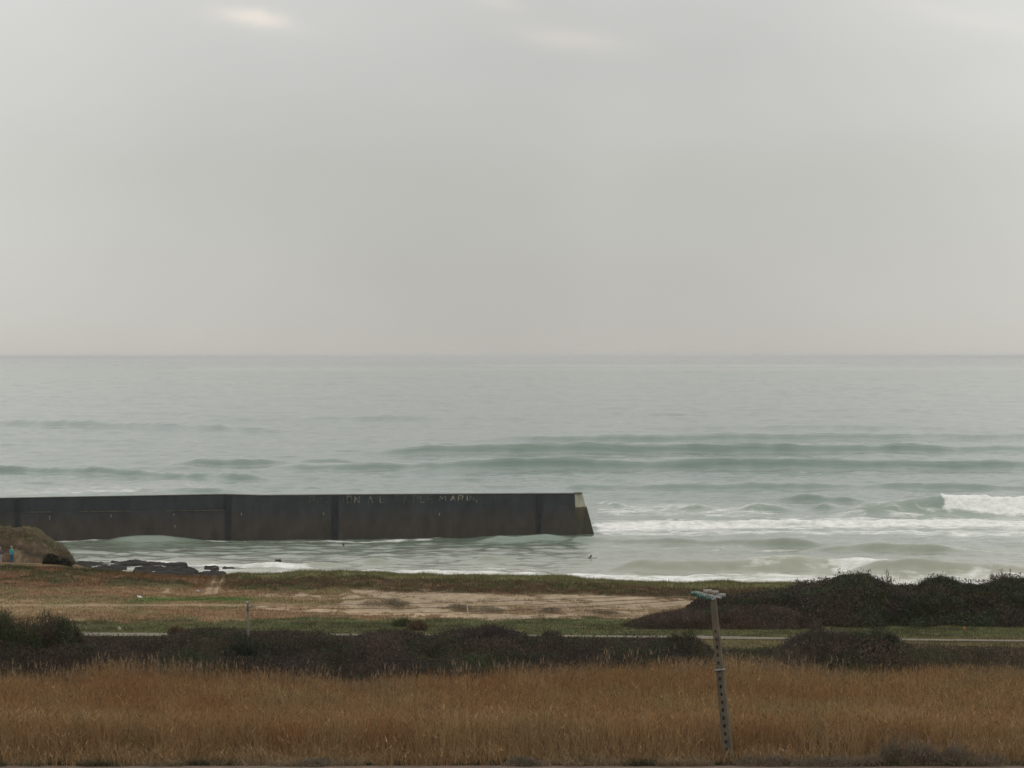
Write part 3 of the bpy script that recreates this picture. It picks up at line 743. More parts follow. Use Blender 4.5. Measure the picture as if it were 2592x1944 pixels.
# ------------------------------------------------------------------ plants
def blades(n, x, y, z, h, wd, lean, cols, curve=.35, seg=2):
    """thin upright blades: seg quads ending in a point; returns verts, faces(quads), cols"""
    ang = rng.random(n) * 2 * math.pi
    dx, dy = np.cos(ang), np.sin(ang)
    la = rng.random(n) * 2 * math.pi
    lx, ly = np.cos(la) * lean, np.sin(la) * lean
    if isinstance(lean, tuple): pass
    V = np.zeros((n, (seg + 1) * 2, 3), np.float32); C = np.zeros((n, (seg + 1) * 2, 3), np.float32)
    for k in range(seg + 1):
        tt = k / seg; ww = wd * (1 - .85 * tt) / 2
        cx_ = x + lx * h * (tt ** 1.7); cy_ = y + ly * h * (tt ** 1.7); cz = z + h * tt * (1 - curve * .25 * tt * np.hypot(lx, ly))
        V[:, 2 * k] = np.stack([cx_ - dx * ww, cy_ - dy * ww, cz], 1); V[:, 2 * k + 1] = np.stack([cx_ + dx * ww, cy_ + dy * ww, cz], 1)
        C[:, 2 * k] = cols; C[:, 2 * k + 1] = cols
    base = (np.arange(n) * (seg + 1) * 2)[:, None]
    fs = np.concatenate([base + np.array([2 * k, 2 * k + 1, 2 * k + 3, 2 * k + 2]) for k in range(seg)], 0)
    return V.reshape(-1, 3), fs, C.reshape(-1, 3)
def leaves(c, size, cols, up=0.0):
    """random triangles (n) centred at c"""
    n = len(c)
    a = rng.normal(size=(n, 3)); a /= np.linalg.norm(a, axis=1)[:, None]
    b_ = rng.normal(size=(n, 3)); b_[:, 2] += up; b_ -= (a * b_).sum(1)[:, None] * a; b_ /= np.linalg.norm(b_, axis=1)[:, None]
    s_ = (size * (.6 + .8 * rng.random(n)))[:, None]
    V = np.stack([c - a * s_ * .42, c + a * s_ * .42, c + b_ * s_ * 1.1], 1)
    C = np.repeat(cols[:, None, :], 3, 1)
    return V.reshape(-1, 3), np.arange(n * 3).reshape(n, 3), C.reshape(-1, 3)
def twigs(base, dirs, ln, wd, cols):
    n = len(base)
    s_ = np.cross(dirs, rng.normal(size=(n, 3))); s_ /= np.linalg.norm(s_, axis=1)[:, None] + 1e-9
    V = np.stack([base - s_ * wd[:, None] / 2, base + s_ * wd[:, None] / 2, base + dirs * ln[:, None]], 1)
    return V.reshape(-1, 3), np.arange(n * 3).reshape(n, 3), np.repeat(cols[:, None, :], 3, 1).reshape(-1, 3)
def cat(parts):
    V, Fs, C = [], [], []; o = 0
    for v, f, c in parts:
        V.append(v); Fs.append(f + o); C.append(c); o += len(v)
    return np.concatenate(V), np.concatenate(Fs), np.concatenate(C)

# --- reed bed
reedtop = [(-1500, 1690), (0, 1692), (100, 1697), (180, 1690), (250, 1672), (400, 1670), (500, 1682), (600, 1691), (800, 1696), (870, 1710), (930, 1711), (1000, 1697),
           (1200, 1692), (1400, 1682), (1500, 1667), (1700, 1662), (1900, 1667), (2100, 1677), (2230, 1687), (2350, 1672), (2592, 1674), (4500, 1680)]
def reeds():
    n = 250000
    yy = 99.6 + (138.5 - 99.6) * rng.random(n) ** .95
    u = -420 + (3010 + 420) * rng.random(n)
    x = (u - CX) / F * yy
    z = ground_z(x, yy)
    htop = zray(lerp(reedtop, u), 138.0) - 4.55            # stand height at the far edge follows what is seen
    n1 = fbm(x / 5.0, yy / 3.5, 3, 61); n2_ = fbm(x / 1.3, yy / 1.1, 3, 63); n3 = fbm(x / 14.0, yy / 8.0, 2, 65)
    edge = smooth(99.4, 101.8, yy + (n2_ - .5) * 1.6)
    h = (1.95 + (htop - 1.95) * smooth(118, 136, yy)) * (.70 + .28 * n1 + .24 * n2_) * (.74 + .36 * rng.random(n)) * (.22 + .78 * edge)
    gold = np.array([.335, .205, .090]); rust = np.array([.295, .160, .070]); straw = np.array([.38, .262, .125]); brn = np.array([.19, .115, .055])
    c = gold * np.ones((n, 1))
    def mixc(c, k, f): return c * (1 - f[:, None]) + k * f[:, None]
    c = mixc(c, rust, smooth(.40, .60, n3 * .6 + n1 * .4)); c = mixc(c, straw, smooth(.52, .70, n2_ * .5 + n1 * .5) * .8)
    c = mixc(c, straw, smooth(1700, 2700, u) * .30); c = mixc(c, brn, (rng.random(n) < .22) * .85)
    c = mixc(c, np.array([.20, .19, .10]), smooth(.55, .72, fbm(x / 2.2, yy / 2.0, 3, 67)) * .45)
    c = c * (.60 + .8 * rng.random((n, 1)))
    c = mixc(c, np.array([.40, .27, .14]), smooth(102, 100.2, yy) * .6)
    wd = .018 + .022 * rng.random(n)
    lean = .05 + .22 * rng.random(n) + .5 * (rng.random(n) < .07) + .5 * (1 - edge) * rng.random(n)
    V, Fq, C = blades(n, x, yy, z - .02, h, wd, lean, c, seg=2)
    kk = rng.integers(0, n, 230000); hr = rng.random(len(kk)) ** .6
    lx_ = rng.normal(size=(len(kk), 2)) * (.05 + .10 * hr[:, None])
    cen = np.stack([x[kk] + lx_[:, 0], yy[kk] + lx_[:, 1], z[kk] + h[kk] * (.25 + .75 * hr)], 1)
    fV, fF, fC = blades(len(kk), cen[:, 0], cen[:, 1], cen[:, 2] - .07, .10 + .12 * rng.random(len(kk)), .025 + .035 * rng.random(len(kk)), .5 + .9 * rng.random(len(kk)), c[kk] * (.60 + .36 * rng.random((len(kk), 1))), seg=1)
    V, Fq, C = cat([(V, Fq, C), (fV, fF, fC)])
    o = npmesh('reed_bed', V, Fq, 4, M_reed, C)
    tag(o, 'wide bed of dry golden brown reeds across the foreground', 'reeds', kind='stuff')
    # plumes standing above the far edge
    n = 1500
    u = -400 + 3400 * rng.random(n); yy = 131 + 8.5 * rng.random(n); x = (u - CX) / F * yy; z = ground_z(x, yy)
    keep = fbm(x / 3.0, yy / 5, 2, 68) > .44; u, yy, x, z = u[keep], yy[keep], x[keep], z[keep]; n = len(u)
    ht_ = (zray(lerp(reedtop, u), 138.0) - 4.55) * (1.02 + .24 * rng.random(n))
    cc = np.array([.27, .195, .125]) * (.6 + .6 * rng.random((n, 1)))
    v1 = blades(n, x, yy, z, ht_, np.full(n, .025), .08 + .1 * rng.random(n), cc)
    top = np.stack([x + rng.normal(size=n) * .03, yy, z + ht_ * .97], 1)
    v2 = blades(n, top[:, 0], top[:, 1], top[:, 2] - .22, np.full(n, .30), np.full(n, .075), .3, cc * .85)
    V, Fq, C = cat([v1, v2])
    o = npmesh('reed_plumes', V, Fq, 4, M_reed, C)
    tag(o, 'scattered taller reed stems with plumes standing against the dark thicket', 'reeds', kind='stuff')
reeds()
# --- bent straw grass at the foot of the reeds
def edge_grass():
    n = 60000
    yy = 98.7 + 3.2 * rng.random(n) ** 1.2; u = -420 + 3430 * rng.random(n); x = (u - CX) / F * yy
    cl = fbm(x / 1.3, yy / .7, 3, 66); keep = cl > .40 + .12 * (yy < 99.4); x, yy, u, cl = x[keep], yy[keep], u[keep], cl[keep]; n = len(x)
    z = ground_z(x, yy)
    c = np.where((fbm(x / 1.0, yy / .6, 2, 69) > .56)[:, None], np.array([.075, .072, .038]), np.array([.27, .20, .12])) * (.55 + .7 * rng.random((n, 1)))
    h = .12 + .42 * rng.random(n) * np.clip(cl * 2 - .6, .2, 1)
    V, Fq, C = blades(n, x, yy, z, h, .012 + .02 * rng.random(n), .5 + 1.1 * rng.random(n), c, seg=3)
    o = npmesh('verge_grass', V, Fq, 4, M_reed, C); tag(o, 'flattened pale grass and weeds along the front edge of the reeds', 'grass', kind='stuff')
edge_grass()

# --- dune and meadow grass
def meadow():
    n = 560000
    yy = 158 + 51.5 * rng.random(n); u = -300 + 3300 * rng.random(n); x = (u - CX) / F * yy; z = ground_z(x, yy)
    c = ground_col(x, yy, z)
    ry_ = np.interp(u, us, Ym); hw_ = np.interp(u, us, wr) / 2
    v = vrow(z, yy)
    lum = c.sum(1)
    keep = (np.abs(yy - ry_) > hw_ + .1) & (lum < .62) & (np.abs(v - 1532) > 3) | (rng.random(n) < .03)
    x, yy, z, c, u, v = x[keep], yy[keep], z[keep], c[keep], u[keep], v[keep]; n = len(x)
    lump = fbm(x / 1.4, yy / 1.2, 3, 15)
    cy = lerp(crest, u)
    dk = (v < lerp([(0, 1470), (560, 1490), (1700, 1510)], u))
    h = (.05 + .10 * rng.random(n)) * (.5 + lump) + dk * .22 * lump * rng.random(n) + (v < cy + 6) * .10 * rng.random(n)
    c = c * (.7 + .75 * rng.random((n, 1)))
    V, Fq, C = blades(n, x, yy, z - .01, h, .02 + .03 * rng.random(n), .2 + .5 * rng.random(n), c, seg=1)
    o = npmesh('dune_grass', V, Fq, 4, M_reed, C); tag(o, 'short rough grass and heather covering the dune and meadow', 'grass', kind='stuff')
meadow()

# --- tufts on the headland
_hp, _hc, (_hu, _hv) = HEADPTS
_g = (_hc[:, 1] > _hc[:, 0] * .70); _dk = (_hu > 112) & (_hv > 1400)
_kp = (_g | _dk | (rng.random(len(_hp)) < .12)) & (_hu > -400); _hp, _hc, _dk = _hp[_kp], _hc[_kp], _dk[_kp]
_V, _F, _C = blades(len(_hp), _hp[:, 0], _hp[:, 1], _hp[:, 2] - .03, .08 + .22 * rng.random(len(_hp)) + .22 * _dk * rng.random(len(_hp)), np.full(len(_hp), .05), .5 + .5 * rng.random(len(_hp)), _hc, seg=1)
tag(npmesh('headland_grass', _V, _F, 4, M_reed, _C), 'rough grass and weeds growing over the earth headland', 'grass', kind='stuff')
# --- scrub
hedge_top = [(-1500, 1560), (-300, 1560), (0, 1558), (50, 1562), (80, 1574), (95, 1578), (112, 1569), (140, 1570), (165, 1578), (190, 1590), (210, 1606), (240, 1614), (400, 1613), (443, 1606), (475, 1594),
             (506, 1591), (600, 1597), (700, 1598), (810, 1600), (850, 1609), (900, 1608), (960, 1598), (1010, 1596), (1060, 1603), (1085, 1611), (1130, 1598), (1200, 1594), (1300, 1599), (1336, 1611), (1350, 1615),
             (1395, 1606), (1420, 1616), (1500, 1618), (1600, 1617), (1700, 1616), (1740, 1612), (1770, 1622), (1800, 1640), (1900, 1642), (1985, 1634), (2020, 1613), (2080, 1602), (2200, 1601), (2262, 1608),
             (2300, 1628), (2400, 1634), (2592, 1637), (4500, 1640)]
PURP = np.array([.072, .055, .046]); DKG = np.array([.055, .066, .034]); BRN = np.array([.095, .065, .042]); GRN = np.array([.070, .085, .035])
def domes(x, y, cell, seed):
    """rounded lumps, 1 at a lump's top and 0 in the creases"""
    gx = np.floor(x / cell).astype(int); gy = np.floor(y / cell).astype(int); best = np.zeros_like(x); tone = np.full_like(x, .5)
    for i in (-1, 0, 1):
        for j in (-1, 0, 1):
            cx_ = gx + i; cy_ = gy + j
            a = _lat[(cx_ * 7 + seed) & 255, (cy_ * 13 + seed * 3) & 255]; b_ = _lat[(cx_ * 11 + 5 + seed) & 255, (cy_ * 5 + 9) & 255]; r = .75 + .5 * _lat[(cx_ * 3 + 1) & 255, (cy_ * 17 + seed) & 255]
            d = np.hypot(x - (cx_ + a) * cell, y - (cy_ + b_) * cell) / (cell * r)
            v_ = np.sqrt(np.clip(1 - d * d, 0, 1)) * (.45 + .55 * a)
            tone = np.where(v_ > best, _lat[(cx_ * 5 + seed) & 255, (cy_ * 19 + 7) & 255], tone); best = np.maximum(best, v_)
    return best, tone
def scrub(name, n, ylo, yhi, ulo, uhi, topf, botf, label, mixg, seed, leafn=.5, lump=.9, col2=PURP, size=.085, cell=2.1, brn_=.6, shoot=.22):
    """dense low scrub; its canopy climbs from the near foot to the skyline row in rounded lumps"""
    u = ulo + (uhi - ulo) * rng.random(n); t = rng.random(n); yy = ylo + (yhi - ylo) * t
    x = (u - CX) / F * yy; gz = ground_z(x, yy)
    d1, tone = domes(x, yy, cell, seed); d2, tone2 = domes(x, yy, cell * .42, seed + 3); dm = d1 * .68 + d2 * .32
    top = topf(u); bot = botf(u)
    row = top + 16 * (1 - t) + (bot - top) * .9 * (1 - np.clip((t + .05 * (fbm(x / 1.5, yy * 0, 2, seed) - .5)) / .36, 0, 1)) ** 1.6
    H = zray(row, yy) - gz; H = H - lump * np.clip(H / 2.2, .15, 1) * (.66 - dm) * smooth(-.02, .15, t)
    kp = H > .10 + .15 * rng.random(n)
    u, yy, x, gz, dm, H, tone, tone2 = u[kp], yy[kp], x[kp], gz[kp], dm[kp], H[kp], tone[kp], tone2[kp]; n = len(u)
    rz = 1 - rng.random(n) ** 1.4 * .9
    z = gz + H * rz
    sh_ = (rng.random(n) < .05) & (fbm(x / .6, yy / .6, 2, seed + 12) > .5)
    z = np.where(sh_, gz + H + shoot * rng.random(n) ** 1.5, z)
    cg = fbm(x / 2.6, yy / 2.6, 3, seed + 4)
    g = smooth(.42, .62, cg + mixg(u))
    c = col2 * (1 - g[:, None]) + DKG * g[:, None]
    cb = smooth(.45, .62, fbm(x / 1.6, yy / 1.6, 3, seed + 8))[:, None] * brn_
    c = c * (1 - cb) + BRN * cb
    c = c * (.62 + .5 * rng.random((n, 1))) * (.55 + .5 * tone[:, None] + .35 * tone2[:, None])
    isl = rng.random(n) < leafn
    P3 = np.stack([x, yy, z], 1)
    a = leaves(P3[isl], np.full(isl.sum(), size), c[isl], up=.4)
    k = ~isl
    d = rng.normal(size=(k.sum(), 3)) * .38; d[:, 2] = .9; d /= np.linalg.norm(d, axis=1)[:, None]
    tl = (.18 + .30 * rng.random(k.sum()) + .5 * (rng.random(k.sum()) < .04))
    bb = P3[k] - d * (tl * .75)[:, None]
    b_ = twigs(bb, d, tl, np.full(k.sum(), .03), c[k] * .95)
    V, Fs, C = cat([a, b_])
    o = npmesh(name, V, Fs, 3, M_leaf, C)
    tag(o, label, 'scrub', kind='stuff')
    return o
ht_f = lambda u: lerp(hedge_top, u)
scrub('bramble_thicket', 460000, 139.0, 166, -420, 1800, lambda u: ht_f(u) + 24 * smooth(230, 160, u), lambda u: lerp(reedtop, u), 'low dark purplish bramble thicket between reeds and coast road', lambda u: -.06 + 0 * u, 201, lump=.95)
scrub('bramble_scrub', 70000, 139.0, 160, 1750, 3000, ht_f, lambda u: lerp(reedtop, u), 'low brownish scrub between the reeds and the road at right', lambda u: -.02 + 0 * u, 211, col2=np.array([.105, .078, .055]), lump=.5)
scrub_left_top = ht_f
right_top = [(1450, 1590), (1540, 1582), (1600, 1568), (1660, 1560), (1710, 1548), (1740, 1530), (1765, 1514), (1800, 1508), (1850, 1506), (1900, 1502), (1980, 1496), (2000, 1486), (2040, 1478), (2080, 1471), (2110, 1466), (2128, 1457), (2200, 1458), (2218, 1471), (2250, 1481), (2328, 1484), (2345, 1468), (2400, 1468), (2420, 1478), (2480, 1484), (2510, 1478), (2550, 1468), (2700, 1464), (4000, 1468)]
def rt(u): return lerp(right_top, u)
scrub('blackthorn_thicket', 400000, 177.5, 199, 1450, 3100, rt, lambda u: 1600 + 0 * u, 'tall dark thicket of thorn scrub behind the road at right', lambda u: -.12 + .20 * smooth(1800, 2150, u), 221, lump=1.3, size=.11, leafn=.65, cell=2.6, brn_=.32, shoot=.42)

lt_top = [(1400, 1600), (1440, 1588), (1540, 1573), (1620, 1556), (1680, 1546), (1740, 1535), (1800, 1528), (1900, 1522), (2000, 1530), (2100, 1560)]
scrub('brown_scrub', 110000, 176.0, 186, 1400, 2080, lambda u: lerp(lt_top, u) + 3, lambda u: 1602 + 0 * u, 'low reddish brown scrub fading into the grass at the left end of the thorn thicket', lambda u: -.10 + 0 * u, 241, lump=.55, size=.08, leafn=.4, col2=np.array([.105, .075, .058]), cell=1.6, brn_=.7, shoot=.2)
def bush(name, u, base_y, rx, ry, hgt, n, label, colA, colB, grp=None, size=.08, leafn=.6, cat_='bush', spiky=.3, lobes=7):
    """single bush: several overlapping lobes of leaves on branching stems"""
    x0 = X(u, base_y); g0 = float(ground_z(x0, base_y))
    root = empty(name, (x0, base_y, g0), label, cat_, grp)
    rs = random.Random(int(u * 7 + base_y))
    L_ = [(lambda q: (q * rx, rs.uniform(-.55, .55) * ry, (.25 + rs.uniform(.2, .55) * (1 - q * q)) * hgt, rs.uniform(.26, .46)))(rs.uniform(-.85, .85)) for _ in range(lobes + 6)] + [(rs.uniform(-.2, .2) * rx, 0, .6 * hgt, .4)]
    P3 = []; 
    for (a, b_, c_, r) in L_:
        m = n // len(L_)
        d = rng.normal(size=(m, 3)); d /= np.linalg.norm(d, axis=1)[:, None]
        rr = 1 - .5 * rng.random(m) ** 2
        rad = np.array([r * rx, r * ry, r * hgt * .8])
        p = np.array([a, b_, c_]) + d * rr[:, None] * rad
        p += rng.normal(size=(m, 3)) * .05
        P3.append(p)
    P3 = np.concatenate(P3)
    # skirt down to the ground
    m = n // 3; th = rng.random(m) * 2 * math.pi; q_ = np.sqrt(rng.random(m))
    P3 = np.concatenate([P3, np.stack([np.cos(th) * q_ * rx * .9, np.sin(th) * q_ * ry * .9, rng.random(m) * hgt * .55], 1)])
    P3[:, 2] = np.maximum(P3[:, 2], .03) * hgt / max(np.percentile(P3[:, 2], 99.3), .1)
    cg = fbm((P3[:, 0] + x0) / .9, (P3[:, 2] + P3[:, 1] * .6) / .7, 3, int(u) % 97)
    f = smooth(.4, .62, cg)[:, None]
    c = (colA * (1 - f) + colB * f) * (.6 + .8 * rng.random((len(P3), 1)))
    isl = rng.random(len(P3)) < leafn
    a_ = leaves(P3[isl], np.full(isl.sum(), size), c[isl], up=.5)
    k = ~isl; d = rng.normal(size=(k.sum(), 3)) * .35; d[:, 2] = .9; d /= np.linalg.norm(d, axis=1)[:, None]
    b2 = twigs(P3[k], d, .12 + spiky * rng.random(k.sum()), np.full(k.sum(), .028), c[k])
    V, Fs, C = cat([a_, b2])
    npmesh('foliage', V, Fs, 3, M_leaf, C, parent=root)
    mb = MB()
    for i in range(6):
        a = rs.uniform(0, 6.28); l_ = L_[i % len(L_)]
        mb.lathe((rs.uniform(-.1, .1), rs.uniform(-.1, .1), -.1), (l_[0], l_[1], l_[2]), [(0, .05), (.5, .03), (1, .012)], 6)
    mb.build('stems', M_bark, root)
    return root
M_bark = mat('bark', (.055, .042, .035), rough=.9, noise=(8, .6, 1.4))
def clump(name, u, base_y, rx, ry, hgt, n, label, colA, colB, grp, cat_, size=.04):
    """low irregular tuft of stems and leaves, highest in the middle, ragged at the edge"""
    x0 = X(u, base_y); rs = random.Random(int(u * 3 + base_y * 5)); cs = [(rs.uniform(-.9, .9) * rx, rs.gauss(0, .4) * ry, rs.uniform(.35, 1)) for _ in range(6)]
    k = rng.integers(0, 6, n); cc_ = np.array(cs)[k]
    dx = rng.normal(size=n) * rx * .30 * (.5 + cc_[:, 2]); dy = rng.normal(size=n) * ry * .35
    r2 = (dx / (rx * .45)) ** 2 + (dy / (ry * .5)) ** 2
    hh = hgt * np.minimum(1, .45 + .6 * cc_[:, 2]) * np.exp(-r2 * .45) * (.6 + .4 * rng.random(n))
    px_ = cc_[:, 0] + dx; py_ = cc_[:, 1] + dy; gz = ground_z(x0 + px_, base_y + py_); g0 = float(ground_z(x0, base_y))
    c = (colA + (colB - colA) * smooth(.4, .6, fbm(px_ / .4 + u, py_ / .4, 2, 9))[:, None]) * (.65 + .7 * rng.random((n, 1)))
    P3 = np.stack([px_, py_, gz - g0 + hh * rng.random(n) ** .7], 1)
    h2 = n // 2
    a_ = leaves(P3[:h2], np.full(h2, size), c[:h2], up=.6)
    d = rng.normal(size=(n - h2, 3)) * .45; d[:, 2] = .9; d /= np.linalg.norm(d, axis=1)[:, None]
    b2 = twigs(P3[h2:], d, .35 * hh[h2:] + .04, np.full(n - h2, .02), c[h2:])
    V, Fs, C = cat([a_, b2])
    o = npmesh(name, V, Fs, 3, M_leaf, C, loc=(x0, base_y, g0)); tag(o, label, cat_, grp); return o
# left foreground bushes
def bush_at(u, Y, py_top, **k):
    g0 = float(ground_z(X(u, Y), Y)); return dict(u=u, base_y=Y, hgt=float(zray(py_top, Y) - g0))
G1 = 'bushes beside the reed bed'
bush('bush', 15, 146, 2.2, 2.2, bush_at(25, 146, 1562)['hgt'], 26000, 'large olive brown bush at the far left edge above the reeds', np.array([.075, .062, .038]), GRN * .8, G1)
bush('bush', 140, 147, 1.9, 1.8, bush_at(145, 147, 1567)['hgt'], 22000, 'rounded brownish bush just right of the leftmost bush', np.array([.085, .062, .042]), DKG, G1)
bush('bush', -110, 147, 2.2, 2.0, bush_at(-110, 147, 1560)['hgt'], 14000, 'dark bush cut off by the left edge of the view', PURP, DKG, G1)
bush('bush', 625, 143.5, 1.3, 1.3, bush_at(625, 143.5, 1622)['hgt'], 12000, 'very dark green bush below the thin grey pole', np.array([.028, .034, .022]), np.array([.045, .06, .035]), G1)
bush('bush', 1225, 150, 2.2, 1.8, bush_at(1225, 150, 1594)['hgt'], 22000, 'broad purplish bare bush hump hiding the road near the centre', PURP * .85, np.array([.06, .045, .045]), G1, leafn=.35)
bush('bush', 1395, 155, .75, .9, bush_at(1395, 155, 1605)['hgt'], 7000, 'small round dark bush touching the road right of the centre hump', PURP * .8, DKG, G1, leafn=.4)
bush('bush', 1735, 148, 1.2, 1.3, bush_at(1735, 148, 1612)['hgt'], 12000, 'low dark round bush just left of the concrete pole', PURP * .8, DKG * .8, G1, leafn=.4)
bush('bush', 2090, 150, 2.1, 1.7, bush_at(2090, 150, 1603)['hgt'], 20000, 'wide greyish brown bush covering the road right of the pole', np.array([.075, .062, .055]), PURP, G1, leafn=.35)
bush('bush', 2225, 147, 1.7, 1.6, bush_at(2225, 147, 1606)['hgt'], 18000, 'dense blackish bush beside the wide greyish brown one', np.array([.034, .034, .03]), DKG * .8, G1, leafn=.5)
# thicket-top evergreens
G2 = 'evergreen shrubs rising from the right hand thicket'
EV1, EV2 = np.array([.040, .050, .028]), np.array([.062, .070, .034])
bush('evergreen_shrub', 2165, 190, 1.9, 1.8, bush_at(2165, 190, 1461)['hgt'], 30000, 'tallest dark evergreen shrub with a broad flat leafy top', EV1, EV2, G2, size=.1, leafn=.75, spiky=.35, lobes=9)
bush('evergreen_shrub', 2090, 192, 1.6, 1.5, bush_at(2090, 192, 1475)['hgt'], 16000, 'lower evergreen shrub on the left shoulder of the tallest one', EV1, EV2, G2, size=.1, leafn=.7, spiky=.4)
bush('evergreen_shrub', 2380, 190, 1.5, 1.5, bush_at(2380, 190, 1469)['hgt'], 22000, 'medium evergreen shrub with an uneven spiky top in the middle of the thicket', EV1, EV2, G2, size=.1, leafn=.65, spiky=.5)
bush('evergreen_shrub', 2560, 190, 1.9, 1.6, bush_at(2560, 190, 1474)['hgt'], 22000, 'evergreen shrub at the right edge of the view', EV1, EV2 * .9, G2, size=.1, leafn=.6, spiky=.5)
bush('evergreen_shrub', 2740, 190, 2.2, 1.6, bush_at(2740, 190, 1468)['hgt'], 12000, 'evergreen shrub just beyond the right edge', EV1, EV2, G2, size=.1, leafn=.6, spiky=.5)
for i_, (u, Y, tp, rx, lab) in enumerate(((1890, 182.5, 1521, 1.5, 'leafy shrub in the front of the thicket, nearest the concrete pole'), (1990, 184, 1507, 1.6, 'leafy shrub in the thicket front below the left fan of bare twigs'),
        (2095, 182, 1515, 1.7, 'round leafy shrub in the thicket front, left of the greenest one'), (2190, 183, 1499, 2.0, 'greenest broad shrub in the thicket front below the tallest evergreen'),
        (2300, 184.5, 1506, 1.4, 'shrub in the thicket front below the tall bare shrub'), (2395, 182, 1512, 1.7, 'shrub in the thicket front below the medium evergreen'),
        (2490, 184, 1503, 1.7, 'shrub in the thicket front above the orange tipped marker'), (2585, 182, 1508, 1.6, 'shrub in the thicket front at the right edge of the view'))):
    bush('leafy_shrub', u, Y, rx, 1.4, bush_at(u, Y, tp)['hgt'], 13000, lab, EV1 * (1.1 + .25 * (i_ % 3)) if i_ % 2 else np.array([.062, .050, .038]), EV2 * (.95 + .25 * (i_ % 3)), 'shrubs in the front of the thicket', size=.11, leafn=.7, spiky=.3, lobes=6)
# small grey weeds in the near corner
G3 = 'grey weed clumps in front of the reeds'
for (u, Y, tp, rx, hh_, nn_, lab) in ((2290, 99.6, 1862, .8, 0, 3600, 'upper grey brown weed clump standing in the reeds near the right corner'), (2385, 99.2, 1880, 1.0, 0, 5000, 'middle bushy grey brown weed clump near the right corner'),
                            (2470, 98.9, 1900, .9, 0, 4000, 'low brown grey weed clump at the picture foot near the right corner'), (2160, 98.9, 1908, 1.0, 0, 3600, 'dark low weed clump left of the three in the corner'),
                            (1935, 98.9, 1906, .9, 0, 3200, 'small dark weed clump just right of the pole foot'), (1345, 98.9, 1912, .7, 0, 2400, 'small dark green weed clump at the reed foot, centre of the picture'),
                            (800, 98.8, 1918, .7, 0, 2000, 'tiny green weed clump at the reed foot, left of centre'), (2040, 98.9, 1914, .8, 0, 2600, 'low weed clump halfway between pole foot and corner weeds')):
    clump('weed_clump', u, Y, rx, .6, max(.3, bush_at(u, Y, tp)['hgt']) * 1.15, nn_, lab, np.array([.19, .14, .105]), np.array([.15, .125, .085]), G3, 'weed', size=.04)

# bare wind-blown shrubs
def bare(u, Y, py_top, n_st, spread, label, seed, lean=(.5, 0)):
    rs = random.Random(seed); x0 = X(u, Y); g0 = float(ground_z(x0, Y)); H = float(zray(py_top, Y)) - g0
    root = empty('bare_shrub', (x0, Y, g0), label, 'shrub', 'leafless shrubs on the thicket skyline')
    mt = MB(); mw = MB()
    def br(p, d, ln, r, depth):
        q_ = p + d * ln
        (mt if depth < 2 else mw).lathe(p, q_, [(0, r), (1, r * .7)], 5 if depth < 2 else 3)
        if depth >= 5: return
        for _ in range(3 if depth < 2 else 2):
            nd_ = (d + Vector((rs.gauss(lean[0] * -.12, .36), rs.gauss(0, .34), rs.gauss(.12, .22)))).normalized()
            br(p + d * ln * rs.uniform(.6, 1.0), nd_, ln * rs.uniform(.58, .8), max(r * .66, .015), depth + 1)
    for i in range(n_st):
        d = Vector((rs.gauss(-lean[0] * .35, spread), rs.gauss(0, spread), 1)).normalized()
        br(Vector((rs.gauss(0, .25), rs.gauss(0, .25), -.1)), d, H * .36, .035, 0)
    mt.build('trunk', M_bark, root)
    mw.build('twigs', M_tw, root)
M_tw = mat('twig_bark', (.10, .075, .065), rough=.9)
bare(2040, 193, 1456, 5, .28, 'fan of fine bare twigs at the left end of the thicket top', 3, (.3, 0))
bare(2262, 189, 1440, 4, .22, 'taller bare shrub leaning left between the two evergreen tops', 8, (.9, 0))
bare(2228, 191, 1458, 3, .3, 'short bare shrub close against the tallest evergreen', 12, (.2, 0))
bare(2402, 191, 1452, 3, .16, 'narrow upright bare shrub beside the medium evergreen', 21, (.2, 0))
bare(2450, 193, 1470, 5, .35, 'low spread of bare twigs right of the medium evergreen', 33, (.2, 0))
bare(2535, 190, 1436, 4, .2, 'highest bare shrub near the right edge of the view', 41, (.3, 0))
bare(2578, 191, 1448, 4, .25, 'bare shrub in the right edge evergreen', 47, (.1, 0))
bare(2145, 193, 1456, 3, .4, 'sparse bare twigs poking out of the tallest evergreen', 52, (.1, 0))
for (u, v, rx, hh, nn_, lab) in ((128, 1441, .9, 1.5, 9000, 'dark scrubby bush at the right foot of the earth headland'), (160, 1441, .8, 1.05, 8000, 'outermost dark bush on the tip of the earth headland')):
    Yh = 267.2; xh = X(u, Yh); zz_ = float(zray(v, Yh))
    n_b = nn_; r3 = rng.normal(size=(n_b, 3)); r3 /= np.linalg.norm(r3, axis=1)[:, None]; r3 *= (rng.random(n_b) ** .4)[:, None] * (1 + .25 * (vn(r3[:, 0] * 3 + u, r3[:, 2] * 3) - .5))[:, None]
    P3 = r3 * np.array([rx, .7, hh]); P3[:, 2] = np.abs(P3[:, 2])
    V, Fs, C = leaves(P3, np.full(n_b, .12), np.array([.040, .036, .024]) * (.6 + .9 * rng.random((n_b, 1))), up=.4)
    tag(npmesh('headland_bush', V, Fs, 3, M_leaf, C, loc=(xh, Yh, zz_)), lab, 'bush')
